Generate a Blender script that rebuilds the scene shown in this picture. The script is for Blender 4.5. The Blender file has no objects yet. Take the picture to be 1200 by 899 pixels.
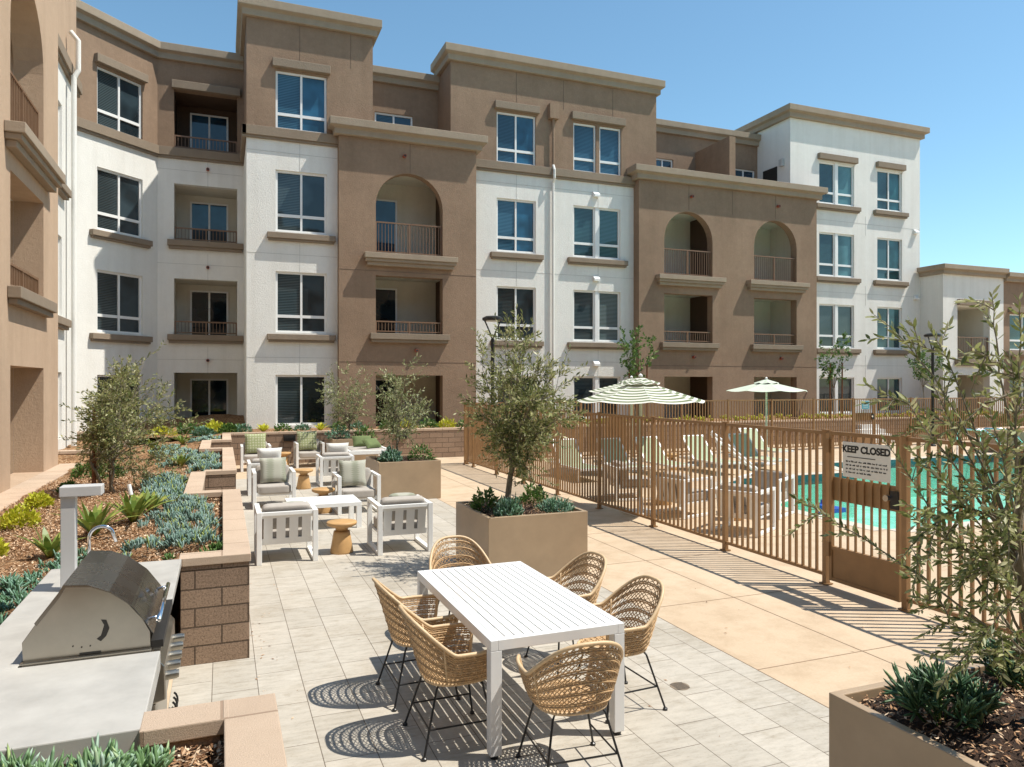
import bpy, bmesh, math, random
import numpy as np
from mathutils import Vector, Matrix
R = math.radians
rng = np.random.default_rng(7)
random.seed(11)
scene = bpy.context.scene
col = scene.collection

# ------------------------------------------------------------------ camera, sky, sun, exposure
TH = math.atan(340 / 860.)
cd = bpy.data.cameras.new('camera'); cam = bpy.data.objects.new('camera', cd); col.objects.link(cam)
cd.sensor_width = 36; cd.lens = 860 / 1200 * 36; cd.clip_end = 2000; cd.clip_start = 0.05
cam.location = (0, 0, 2.35); cam.rotation_euler = (R(90), 0, -TH)
scene.camera = cam
SUN = Vector((0.92, -0.415, 1.80)).normalized()
sl = bpy.data.lights.new('sun', 'SUN'); sl.energy = 5.0; sl.angle = R(0.53); sl.color = (1.0, 0.945, 0.85)
so = bpy.data.objects.new('sun', sl); col.objects.link(so); so.rotation_euler = SUN.to_track_quat('Z', 'Y').to_euler()
w = bpy.data.worlds.new('World'); scene.world = w; w.use_nodes = True
nt = w.node_tree; bg = nt.nodes['Background']
sky = nt.nodes.new('ShaderNodeTexSky'); sky.sky_type = 'NISHITA'; sky.sun_disc = False
sky.sun_elevation = math.asin(SUN.z); sky.sun_rotation = math.atan2(SUN.x, SUN.y)
sky.air_density = 1.0; sky.dust_density = 0.25; sky.ozone_density = 1.6; sky.altitude = 50
tint = nt.nodes.new('ShaderNodeMix'); tint.data_type = 'RGBA'; tint.blend_type = 'MULTIPLY'; tint.inputs[0].default_value = 1; tint.inputs[7].default_value = (.82, 1.02, .97, 1)
nt.links.new(sky.outputs[0], tint.inputs[6]); nt.links.new(tint.outputs[2], bg.inputs[0]); bg.inputs[1].default_value = 0.15
scene.view_settings.view_transform = 'Standard'; scene.view_settings.look = 'None'
scene.view_settings.exposure = 0.30; scene.view_settings.gamma = 1

# ------------------------------------------------------------------ materials
MATS = {}
def newmat(name):
    m = bpy.data.materials.new(name); m.use_nodes = True
    return m, m.node_tree, m.node_tree.nodes['Principled BSDF']
def N(nt, t, **kw):
    n = nt.nodes.new(t)
    for k, v in kw.items(): setattr(n, k, v)
    return n
def noise(nt, scale, detail=4, rough=.6, coord=None):
    n = N(nt, 'ShaderNodeTexNoise'); n.inputs['Scale'].default_value = scale; n.inputs['Detail'].default_value = detail
    n.inputs['Roughness'].default_value = rough
    if coord is not None: nt.links.new(coord, n.inputs['Vector'])
    return n
def ramp(nt, fac, stops):
    r = N(nt, 'ShaderNodeValToRGB'); e = r.color_ramp.elements
    while len(e) < len(stops): e.new(.5)
    for i, (p, c) in enumerate(stops): e[i].position = p; e[i].color = (*c, 1)
    nt.links.new(fac, r.inputs[0]); return r
def wcoord(nt):
    g = N(nt, 'ShaderNodeNewGeometry'); return g.outputs['Position']
def bump(nt, bs, h, strength, dist):
    b = N(nt, 'ShaderNodeBump'); b.inputs['Strength'].default_value = strength; b.inputs['Distance'].default_value = dist
    nt.links.new(h, b.inputs['Height']); nt.links.new(b.outputs[0], bs.inputs['Normal']); return b
def mixc(nt, f, a, b, mode='MIX'):
    m = N(nt, 'ShaderNodeMix', data_type='RGBA', blend_type=mode)
    if isinstance(f, (int, float)): m.inputs[0].default_value = f
    else: nt.links.new(f, m.inputs[0])
    for s, v in ((6, a), (7, b)):
        if isinstance(v, tuple): m.inputs[s].default_value = (*v, 1)
        else: nt.links.new(v, m.inputs[s])
    return m.outputs[2]
def sc(c, k): return tuple(min(1, x * k) for x in c)

def plain(name, c, rough=.5, metal=0, var=.08, vs=6, bs=None, coat=0, spec=.5):
    m, nt, b = newmat(name)
    n = noise(nt, vs, 5, .6, wcoord(nt))
    r = ramp(nt, n.outputs[0], [(.3, sc(c, 1 - var)), (.7, sc(c, 1 + var))])
    nt.links.new(r.outputs[0], b.inputs['Base Color'])
    b.inputs['Roughness'].default_value = rough; b.inputs['Metallic'].default_value = metal
    b.inputs['Specular IOR Level'].default_value = spec
    if bs:
        n2 = noise(nt, bs[0], 4, .6, wcoord(nt)); bump(nt, b, n2.outputs[0], bs[1], bs[2])
    MATS[name] = m; return m
def stucco(name, c, var=.1):
    m, nt, b = newmat(name); P = wcoord(nt)
    n1 = noise(nt, .55, 6, .65, P); n2 = noise(nt, 5.5, 10, .8, P)
    r1 = ramp(nt, n1.outputs[0], [(.3, sc(c, 1 - var)), (.7, sc(c, 1 + var))])
    r2 = ramp(nt, n2.outputs[0], [(.32, (1 - 1.7 * var,) * 3), (.68, (1, 1, 1))])
    mp = N(nt, 'ShaderNodeMapping'); mp.inputs['Scale'].default_value = (2.2, 2.2, .12); nt.links.new(P, mp.inputs[0])
    n4 = noise(nt, 1.2, 5, .6, mp.outputs[0])
    r4 = ramp(nt, n4.outputs[0], [(.33, (.91, .90, .885)), (.56, (1, 1, 1))])
    o = mixc(nt, .8, r1.outputs[0], r2.outputs[0], 'MULTIPLY'); o = mixc(nt, .7, o, r4.outputs[0], 'MULTIPLY')
    nt.links.new(o, b.inputs['Base Color'])
    b.inputs['Roughness'].default_value = .92; b.inputs['Specular IOR Level'].default_value = .2
    n3 = noise(nt, 22, 8, .8, P); bump(nt, b, n3.outputs[0], .5, .03)
    MATS[name] = m; return m
stucco('stucco_white', (.81, .795, .745), .04)
stucco('stucco_cream', (.70, .66, .56), .05)
stucco('stucco_brown', (.312, .216, .148), .13)
stucco('stucco_tan', (.52, .375, .262), .07)
stucco('stucco_brown_shaded', (.11, .072, .05), .08)  # brown stucco with the shade of the balcony recesses put into its colour
stucco('trim', (.285, .226, .168), .06)
stucco('trim_light', (.36, .29, .217), .07)
plain('white_frame', (.80, .80, .78), .35, var=.02)
plain('white_metal', (.82, .82, .80), .42, var=.03, vs=9)
plain('table_white', (.76, .76, .755), .45, var=.02)
plain('panel_white', (.80, .79, .76), .5, var=.02)  # plain off-white paint of the armchair back panels
plain('fence_metal', (.28, .155, .065), .45, var=.12, vs=5)
plain('rail_metal', (.20, .115, .065), .45, var=.1)
plain('black_metal', (.012, .012, .013), .35)
plain('dark', (.02, .018, .016), .6)
plain('terracotta', (.30, .07, .04), .7)
plain('interior', (.05, .045, .04), .8)
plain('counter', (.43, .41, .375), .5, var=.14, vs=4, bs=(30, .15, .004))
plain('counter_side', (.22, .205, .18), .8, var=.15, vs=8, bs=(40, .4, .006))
plain('planter_metal', (.385, .28, .18), .33, var=.09, vs=3.5, bs=(7, .05, .01))
plain('cushion', (.40, .365, .325), .95, var=.05, vs=14, bs=(300, .25, .002))
plain('pillow_white', (.72, .71, .67), .95, var=.04, bs=(200, .2, .002))
plain('pillow_green', (.13, .17, .065), .95, var=.15, bs=(200, .2, .002))
plain('stool', (.52, .31, .13), .5, var=.12, vs=5)
plain('chrome', (.72, .72, .74), .12, metal=1, var=.02)
plain('post_metal', (.52, .51, .50), .45, var=.03)
plain('canvas_pale', (.54, .59, .48), .9, var=.05)
plain('sling_green', (.40, .46, .31), .9, var=.06)
plain('blue_plastic', (.02, .10, .45), .4)
plain('soil', (.055, .03, .018), 1, var=.4, vs=25, bs=(60, 1, .03))
plain('sign_teal', (.05, .30, .38), .6)
plain('stake_wood', (.17, .07, .03), .8, var=.2, vs=12)
plain('rattan_rim', (.60, .43, .25), .5, var=.12, vs=30)
plain('rattan', (.49, .32, .165), .6, var=.3, vs=45)
plain('coping', (.56, .50, .42), .8, var=.06, vs=5)
plain('roofing', (.4, .39, .37), .9)
plain('step_white', (.68, .66, .62), .8)
plain('pale_lamp', (.5, .5, .48), .5)

def m_sign():
    m, nt, b = newmat('sign_white'); b.inputs['Base Color'].default_value = (.72, .71, .66, 1); b.inputs['Roughness'].default_value = .5
    MATS['sign_white'] = m
m_sign()

def m_glass(name, blinds, tint):
    m, nt, b = newmat(name); P = wcoord(nt)
    b.inputs['Roughness'].default_value = .03
    b.inputs['IOR'].default_value = 1.5; b.inputs['Specular IOR Level'].default_value = .62
    base = tint
    if blinds:
        wv = N(nt, 'ShaderNodeTexWave', wave_type='BANDS', bands_direction='Z'); wv.inputs['Scale'].default_value = 6.2
        wv.inputs['Distortion'].default_value = 0; nt.links.new(P, wv.inputs['Vector'])
        rr = ramp(nt, wv.outputs[1], [(.25, sc(tint, .8)), (.75, tuple(x + .035 for x in sc(tint, 2.2)))])
        n = noise(nt, .35, 1, .5, P)
        r2 = ramp(nt, n.outputs[0], [(.45, (.55, .55, .55)), (.55, (1, 1, 1))])
        nt.links.new(mixc(nt, 1, rr.outputs[0], r2.outputs[0], 'MULTIPLY'), b.inputs['Base Color'])
    else:
        n = noise(nt, .9, 2, .5, P)
        r = ramp(nt, n.outputs[0], [(.42, sc(tint, .5)), (.6, sc(tint, 1.3))]); nt.links.new(r.outputs[0], b.inputs['Base Color'])
    gi = N(nt, 'ShaderNodeNewGeometry'); rv = ramp(nt, gi.outputs['Random Per Island'], [(0, (.35,) * 3), (.5, (.9,) * 3), (.8, (1.5,) * 3), (1, (2.6, 2.5, 2.3))])
    lk = b.inputs['Base Color'].links[0].from_socket; nt.links.new(mixc(nt, 1, lk, rv.outputs[0], 'MULTIPLY'), b.inputs['Base Color'])
    n2 = noise(nt, .9, 2, .5, P); bump(nt, b, n2.outputs[0], .10, .05)
    MATS[name] = m
m_glass('glass', False, (.012, .020, .026)); m_glass('glass_blinds', True, (.018, .030, .034))
m_glass('glass_blue', False, (.010, .045, .085)); m_glass('glass_blue_blinds', True, (.010, .050, .085))  # blue base colour stands in for sky reflected in the upper panes
m_glass('glass_teal', False, (.012, .048, .058)); m_glass('glass_teal_blinds', True, (.014, .050, .060))

def m_tile():
    m, nt, b = newmat('paver'); P = wcoord(nt)
    sx = N(nt, 'ShaderNodeSeparateXYZ'); nt.links.new(P, sx.inputs[0]); cx = N(nt, 'ShaderNodeCombineXYZ')
    a1 = N(nt, 'ShaderNodeMath', operation='ADD'); a1.inputs[1].default_value = 0.07 + 0.33*30; nt.links.new(sx.outputs[0], a1.inputs[0])
    a2 = N(nt, 'ShaderNodeMath', operation='ADD'); a2.inputs[1].default_value = 30.05; nt.links.new(sx.outputs[1], a2.inputs[0])
    nt.links.new(a2.outputs[0], cx.inputs[0]); nt.links.new(a1.outputs[0], cx.inputs[1])
    br = N(nt, 'ShaderNodeTexBrick', offset=.42, offset_frequency=2)
    br.inputs['Scale'].default_value = 1; br.inputs['Brick Width'].default_value = .66; br.inputs['Row Height'].default_value = .33
    br.inputs['Mortar Size'].default_value = .0035; br.inputs['Mortar Smooth'].default_value = .3; br.inputs['Bias'].default_value = -.1
    br.inputs['Color1'].default_value = (.55, .51, .45, 1); br.inputs['Color2'].default_value = (.48, .445, .39, 1); br.inputs['Mortar'].default_value = (.19, .16, .13, 1)
    nt.links.new(cx.outputs[0], br.inputs['Vector'])
    mp = N(nt, 'ShaderNodeMapping'); mp.inputs['Scale'].default_value = (1.2, 5, 1); mp.inputs['Rotation'].default_value = (0, 0, .35); nt.links.new(P, mp.inputs[0])
    n = noise(nt, 3.4, 10, .75, mp.outputs[0]); r = ramp(nt, n.outputs[0], [(.3, (.68, .66, .62)), (.5, (.92, .91, .89)), (.7, (1.05, 1.04, 1.02))])
    n2 = noise(nt, .45, 4, .6, P); r2 = ramp(nt, n2.outputs[0], [(.3, (.88, .87, .85)), (.7, (1, 1, 1))])
    o = mixc(nt, 1, br.outputs[0], r.outputs[0], 'MULTIPLY'); o = mixc(nt, 1, o, r2.outputs[0], 'MULTIPLY')
    n5 = noise(nt, 5.5, 3, .5, P); r5 = ramp(nt, n5.outputs[0], [(.66, (1, 1, 1)), (.74, (.80, .77, .72))])
    o = mixc(nt, .7, o, r5.outputs[0], 'MULTIPLY')
    n6 = noise(nt, 38, 8, .85, P); r6 = ramp(nt, n6.outputs[0], [(.30, (.70, .67, .62)), (.46, (1, 1, 1))]); o = mixc(nt, .8, o, r6.outputs[0], 'MULTIPLY')
    n7 = noise(nt, 1.1, 7, .75, P); r7 = ramp(nt, n7.outputs[0], [(.36, (.82, .79, .74)), (.52, (1, 1, 1))]); o = mixc(nt, .8, o, r7.outputs[0], 'MULTIPLY')
    nt.links.new(o, b.inputs['Base Color']); b.inputs['Roughness'].default_value = .8; b.inputs['Specular IOR Level'].default_value = .3
    bb = N(nt, 'ShaderNodeMath', operation='SUBTRACT'); bb.inputs[0].default_value = 1; nt.links.new(br.outputs['Fac'], bb.inputs[1])
    n3 = noise(nt, 60, 6, .7, P); s = N(nt, 'ShaderNodeMath', operation='MULTIPLY_ADD'); s.inputs[1].default_value = .15
    nt.links.new(n3.outputs[0], s.inputs[0]); nt.links.new(bb.outputs[0], s.inputs[2]); bump(nt, b, s.outputs[0], .5, .006)
    MATS['paver'] = m
m_tile()
def m_conc():
    m, nt, b = newmat('tan_concrete'); P = wcoord(nt)
    n = noise(nt, .6, 7, .65, P); r = ramp(nt, n.outputs[0], [(.25, (.54, .415, .29)), (.75, (.64, .50, .36))])
    n2 = noise(nt, 45, 6, .8, P); r2 = ramp(nt, n2.outputs[0], [(.3, (.86, .85, .83)), (.7, (1, 1, 1))])
    n4 = noise(nt, 2.6, 6, .7, P); r4 = ramp(nt, n4.outputs[0], [(.34, (.85, .83, .80)), (.56, (1, 1, 1))])
    o = mixc(nt, 1, r.outputs[0], r2.outputs[0], 'MULTIPLY'); o = mixc(nt, 1, o, r4.outputs[0], 'MULTIPLY')
    nt.links.new(o, b.inputs['Base Color']); b.inputs['Roughness'].default_value = .85; b.inputs['Specular IOR Level'].default_value = .25
    bump(nt, b, n2.outputs[0], .25, .004)
    MATS['tan_concrete'] = m
m_conc()
plain('joint', (.30, .21, .14), .9)

def m_cmu(name, c1, c2, mort, bw, rh, capcol=None):
    m, nt, b = newmat(name); uv = N(nt, 'ShaderNodeUVMap'); P = wcoord(nt)
    br = N(nt, 'ShaderNodeTexBrick'); br.inputs['Scale'].default_value = 1
    br.inputs['Brick Width'].default_value = bw; br.inputs['Row Height'].default_value = rh
    br.inputs['Mortar Size'].default_value = .007; br.inputs['Mortar Smooth'].default_value = .2
    br.inputs['Color1'].default_value = (*c1, 1); br.inputs['Color2'].default_value = (*c2, 1); br.inputs['Mortar'].default_value = (*mort, 1)
    nt.links.new(uv.outputs[0], br.inputs['Vector'])
    n = noise(nt, 150 if name == 'cap' else 62, 6, .8, P); lo = (.78,) * 3 if name == 'cap' else (.40, .38, .36); r = ramp(nt, n.outputs[0], [(.36, lo), (.5, (.95, .94, .93)), (.68, (1.0,) * 3 if name == 'cap' else (1.25, 1.22, 1.18))])
    n2 = noise(nt, 1.7, 4, .6, P); r2 = ramp(nt, n2.outputs[0], [(.3, (.85, .84, .83)), (.7, (1, 1, 1))])
    o = mixc(nt, .85, br.outputs[0], r.outputs[0], 'MULTIPLY'); o = mixc(nt, 1, o, r2.outputs[0], 'MULTIPLY')
    nt.links.new(o, b.inputs['Base Color']); b.inputs['Roughness'].default_value = .95; b.inputs['Specular IOR Level'].default_value = .15
    s = N(nt, 'ShaderNodeMath', operation='MULTIPLY_ADD'); s.inputs[1].default_value = .5
    inv = N(nt, 'ShaderNodeMath', operation='SUBTRACT'); inv.inputs[0].default_value = 1; nt.links.new(br.outputs['Fac'], inv.inputs[1])
    nt.links.new(n.outputs[0], s.inputs[0]); nt.links.new(inv.outputs[0], s.inputs[2]); bump(nt, b, s.outputs[0], .8, .012)
    MATS[name] = m
m_cmu('block', (.37, .265, .19), (.31, .22, .158), (.13, .095, .07), .42, .158)
m_cmu('cap', (.60, .465, .35), (.56, .43, .325), (.40, .29, .21), .62, 5.3)

def m_mulch():
    m, nt, b = newmat('mulch'); P = wcoord(nt)
    v = N(nt, 'ShaderNodeTexVoronoi'); v.inputs['Scale'].default_value = 34
    n0 = noise(nt, 9, 3, .6, P); mx = mixc(nt, .1, P, n0.outputs[1]); nt.links.new(mx, v.inputs['Vector'])
    r = ramp(nt, v.outputs['Color'], [(0, (.14, .07, .035)), (.35, (.30, .16, .08)), (.6, (.45, .265, .14)), (.85, (.56, .37, .22)), (1, (.68, .52, .36))])
    n = noise(nt, 1.6, 5, .6, P); r2 = ramp(nt, n.outputs[0], [(.3, (.6, .58, .55)), (.65, (1, 1, 1))])
    nt.links.new(mixc(nt, 1, r.outputs[0], r2.outputs[0], 'MULTIPLY'), b.inputs['Base Color']); b.inputs['Roughness'].default_value = .95
    b.inputs['Specular IOR Level'].default_value = .1
    n3 = noise(nt, 26, 6, .8, P); s = N(nt, 'ShaderNodeMath', operation='ADD'); nt.links.new(v.outputs['Distance'], s.inputs[0]); nt.links.new(n3.outputs[0], s.inputs[1])
    bump(nt, b, s.outputs[0], 1, .03)
    MATS['mulch'] = m
m_mulch()

def m_leaf(name, stops, rough=.5, trans=.25, spec=.4):
    m, nt, b = newmat(name); g = N(nt, 'ShaderNodeNewGeometry')
    r = ramp(nt, g.outputs['Random Per Island'], stops); nt.links.new(r.outputs[0], b.inputs['Base Color'])
    b.inputs['Roughness'].default_value = rough; b.inputs['Specular IOR Level'].default_value = spec
    t = N(nt, 'ShaderNodeBsdfTranslucent'); nt.links.new(r.outputs[0], t.inputs[0])
    mx = N(nt, 'ShaderNodeMixShader'); mx.inputs[0].default_value = trans
    nt.links.new(b.outputs[0], mx.inputs[1]); nt.links.new(t.outputs[0], mx.inputs[2])
    nt.links.new(mx.outputs[0], nt.nodes['Material Output'].inputs[0]); MATS[name] = m
m_leaf('olive_leaf', [(0, (.08, .11, .035)), (.3, (.17, .20, .06)), (.55, (.29, .31, .11)), (.8, (.43, .43, .20)), (1, (.58, .55, .32))], .45, .33)
m_leaf('olive_leaf_dark', [(0, (.05, .075, .03)), (.35, (.11, .14, .055)), (.65, (.21, .23, .10)), (1, (.42, .42, .24))])
m_leaf('olive_leaf_pale', [(0, (.09, .12, .045)), (.3, (.18, .22, .085)), (.6, (.30, .33, .15)), (1, (.5, .5, .28))])
m_leaf('blue_leaf', [(0, (.08, .15, .12)), (.3, (.15, .25, .205)), (.6, (.23, .35, .30)), (.85, (.38, .48, .43)), (.87, (.22, .30, .08)), (1, (.38, .43, .13))], .6, .1)
m_leaf('bluegreen_leaf', [(0, (.05, .12, .05)), (.4, (.10, .21, .11)), (.7, (.17, .31, .22)), (1, (.30, .42, .33))], .55, .1)
m_leaf('corner_leaf', [(0, (.09, .17, .06)), (.4, (.17, .29, .12)), (.7, (.28, .42, .27)), (.88, (.40, .52, .42)), (1, (.36, .46, .14))], .5, .15)
m_leaf('dark_succulent', [(0, (.03, .075, .035)), (.5, (.06, .13, .06)), (1, (.17, .26, .12))], .4, .1)
m_leaf('yellow_leaf', [(0, (.34, .36, .02)), (.5, (.52, .54, .04)), (1, (.75, .70, .10))], .5, .3)
m_leaf('agave_leaf', [(0, (.10, .17, .03)), (.5, (.20, .27, .05)), (1, (.36, .38, .09))], .4, .2)
m_leaf('green_leaf', [(0, (.04, .10, .02)), (.5, (.09, .18, .04)), (1, (.2, .3, .08))], .45, .25)
m_leaf('chip', [(0, (.09, .045, .025)), (.3, (.26, .135, .07)), (.6, (.48, .29, .16)), (1, (.72, .56, .4))], .9, 0, .1)
plain('bark', (.21, .18, .13), .95, var=.3, vs=14, bs=(30, .8, .01))
plain('twig', (.17, .16, .10), .9, var=.2)

def m_steel(name, c, rough):
    m, nt, b = newmat(name); P = wcoord(nt)
    mp = N(nt, 'ShaderNodeMapping'); mp.inputs['Scale'].default_value = (3, 60, 60); nt.links.new(P, mp.inputs[0])
    n = noise(nt, 3, 5, .7, mp.outputs[0]); n2 = noise(nt, 4.5, 5, .6, P)
    r = ramp(nt, n2.outputs[0], [(.3, sc(c, .82)), (.7, c)]); nt.links.new(r.outputs[0], b.inputs['Base Color'])
    b.inputs['Metallic'].default_value = 1
    rr = N(nt, 'ShaderNodeMapRange'); rr.inputs[3].default_value = rough * .75; rr.inputs[4].default_value = rough * 1.4
    nt.links.new(n2.outputs[0], rr.inputs[0]); nt.links.new(rr.outputs[0], b.inputs['Roughness'])
    bump(nt, b, n.outputs[0], .03, .001); MATS[name] = m
m_steel('steel', (.46, .43, .375), .3); m_steel('steel_hood', (.27, .25, .22), .25)

def m_pillow(name, base, alt, kind):
    m, nt, b = newmat(name); uv = N(nt, 'ShaderNodeUVMap')
    if kind == 'plaid':
        w1 = N(nt, 'ShaderNodeTexWave', bands_direction='X'); w1.inputs['Scale'].default_value = 1.1; w1.inputs['Distortion'].default_value = 1.2
        w2 = N(nt, 'ShaderNodeTexWave', bands_direction='Y'); w2.inputs['Scale'].default_value = 9; w2.inputs['Distortion'].default_value = 3
        nt.links.new(uv.outputs[0], w1.inputs['Vector']); nt.links.new(uv.outputs[0], w2.inputs['Vector'])
        a = N(nt, 'ShaderNodeMath', operation='MULTIPLY_ADD'); a.inputs[1].default_value = .35; nt.links.new(w2.outputs[1], a.inputs[0]); nt.links.new(w1.outputs[1], a.inputs[2])
        f = a.outputs[0]
    else:
        ck = N(nt, 'ShaderNodeTexVoronoi'); ck.inputs['Scale'].default_value = 14; ck.inputs['Randomness'].default_value = .15
        nt.links.new(uv.outputs[0], ck.inputs['Vector']); f = ck.outputs['Distance']
    r = ramp(nt, f, [(.3, base), (.75, alt)] if kind == 'plaid' else [(.2, alt), (.45, base)])
    n = noise(nt, 260, 3, .6, uv.outputs[0]); r2 = ramp(nt, n.outputs[0], [(.3, (.8, .8, .8)), (.7, (1, 1, 1))])
    nt.links.new(mixc(nt, 1, r.outputs[0], r2.outputs[0], 'MULTIPLY'), b.inputs['Base Color']); b.inputs['Roughness'].default_value = .95
    bump(nt, b, n.outputs[0], .3, .003); MATS[name] = m
m_pillow('pillow_plaid', (.30, .31, .235), (.44, .435, .36), 'plaid')
m_pillow('pillow_dots', (.30, .33, .16), (.50, .51, .34), 'dots')
def m_stripe():
    m, nt, b = newmat('canvas_stripe'); uv = N(nt, 'ShaderNodeUVMap')
    sx = N(nt, 'ShaderNodeSeparateXYZ'); nt.links.new(uv.outputs[0], sx.inputs[0])
    fr = N(nt, 'ShaderNodeMath', operation='MULTIPLY'); fr.inputs[1].default_value = 9.0; nt.links.new(sx.outputs[1], fr.inputs[0])
    f2 = N(nt, 'ShaderNodeMath', operation='FRACT'); nt.links.new(fr.outputs[0], f2.inputs[0])
    r = ramp(nt, f2.outputs[0], [(0, (.17, .21, .11)), (.47, (.17, .21, .11)), (.50, (.78, .77, .68)), (.97, (.78, .77, .68))])
    nt.links.new(r.outputs[0], b.inputs['Base Color']); b.inputs['Roughness'].default_value = .9
    t = N(nt, 'ShaderNodeBsdfTranslucent'); nt.links.new(r.outputs[0], t.inputs[0]); mx = N(nt, 'ShaderNodeMixShader'); mx.inputs[0].default_value = .2
    nt.links.new(b.outputs[0], mx.inputs[1]); nt.links.new(t.outputs[0], mx.inputs[2]); nt.links.new(mx.outputs[0], nt.nodes['Material Output'].inputs[0])
    MATS['canvas_stripe'] = m
m_stripe()
def m_water():
    m, nt, b = newmat('water'); P = wcoord(nt)
    g = N(nt, 'ShaderNodeBsdfGlossy'); g.inputs['Roughness'].default_value = .03
    t = N(nt, 'ShaderNodeBsdfTransparent'); t.inputs[0].default_value = (.80, .97, .95, 1)
    f = N(nt, 'ShaderNodeFresnel'); f.inputs[0].default_value = 1.33
    n = noise(nt, 5, 4, .55, P); bp = N(nt, 'ShaderNodeBump'); bp.inputs['Strength'].default_value = .35; bp.inputs['Distance'].default_value = .04
    nt.links.new(n.outputs[0], bp.inputs['Height'])
    nt.links.new(bp.outputs[0], g.inputs['Normal']); nt.links.new(bp.outputs[0], f.inputs['Normal'])
    mx = N(nt, 'ShaderNodeMixShader'); nt.links.new(f.outputs[0], mx.inputs[0]); nt.links.new(t.outputs[0], mx.inputs[1]); nt.links.new(g.outputs[0], mx.inputs[2])
    nt.links.new(mx.outputs[0], nt.nodes['Material Output'].inputs[0]); nt.nodes.remove(b); MATS['water'] = m
    m, nt, b = newmat('pool_plaster'); P = wcoord(nt)
    v = N(nt, 'ShaderNodeTexVoronoi', feature='SMOOTH_F1'); v.inputs['Scale'].default_value = 3.2
    n = noise(nt, 2.5, 3, .6, P); mm = mixc(nt, .25, P, n.outputs[1]); nt.links.new(mm, v.inputs['Vector'])
    r = ramp(nt, v.outputs['Distance'], [(.2, (.28, .66, .56)), (.6, (.40, .78, .66))]); nt.links.new(r.outputs[0], b.inputs['Base Color']); b.inputs['Roughness'].default_value = .9
    MATS['pool_plaster'] = m
m_water()
plain('pool_band', (.02, .10, .12), .3, var=.3, vs=20)

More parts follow.
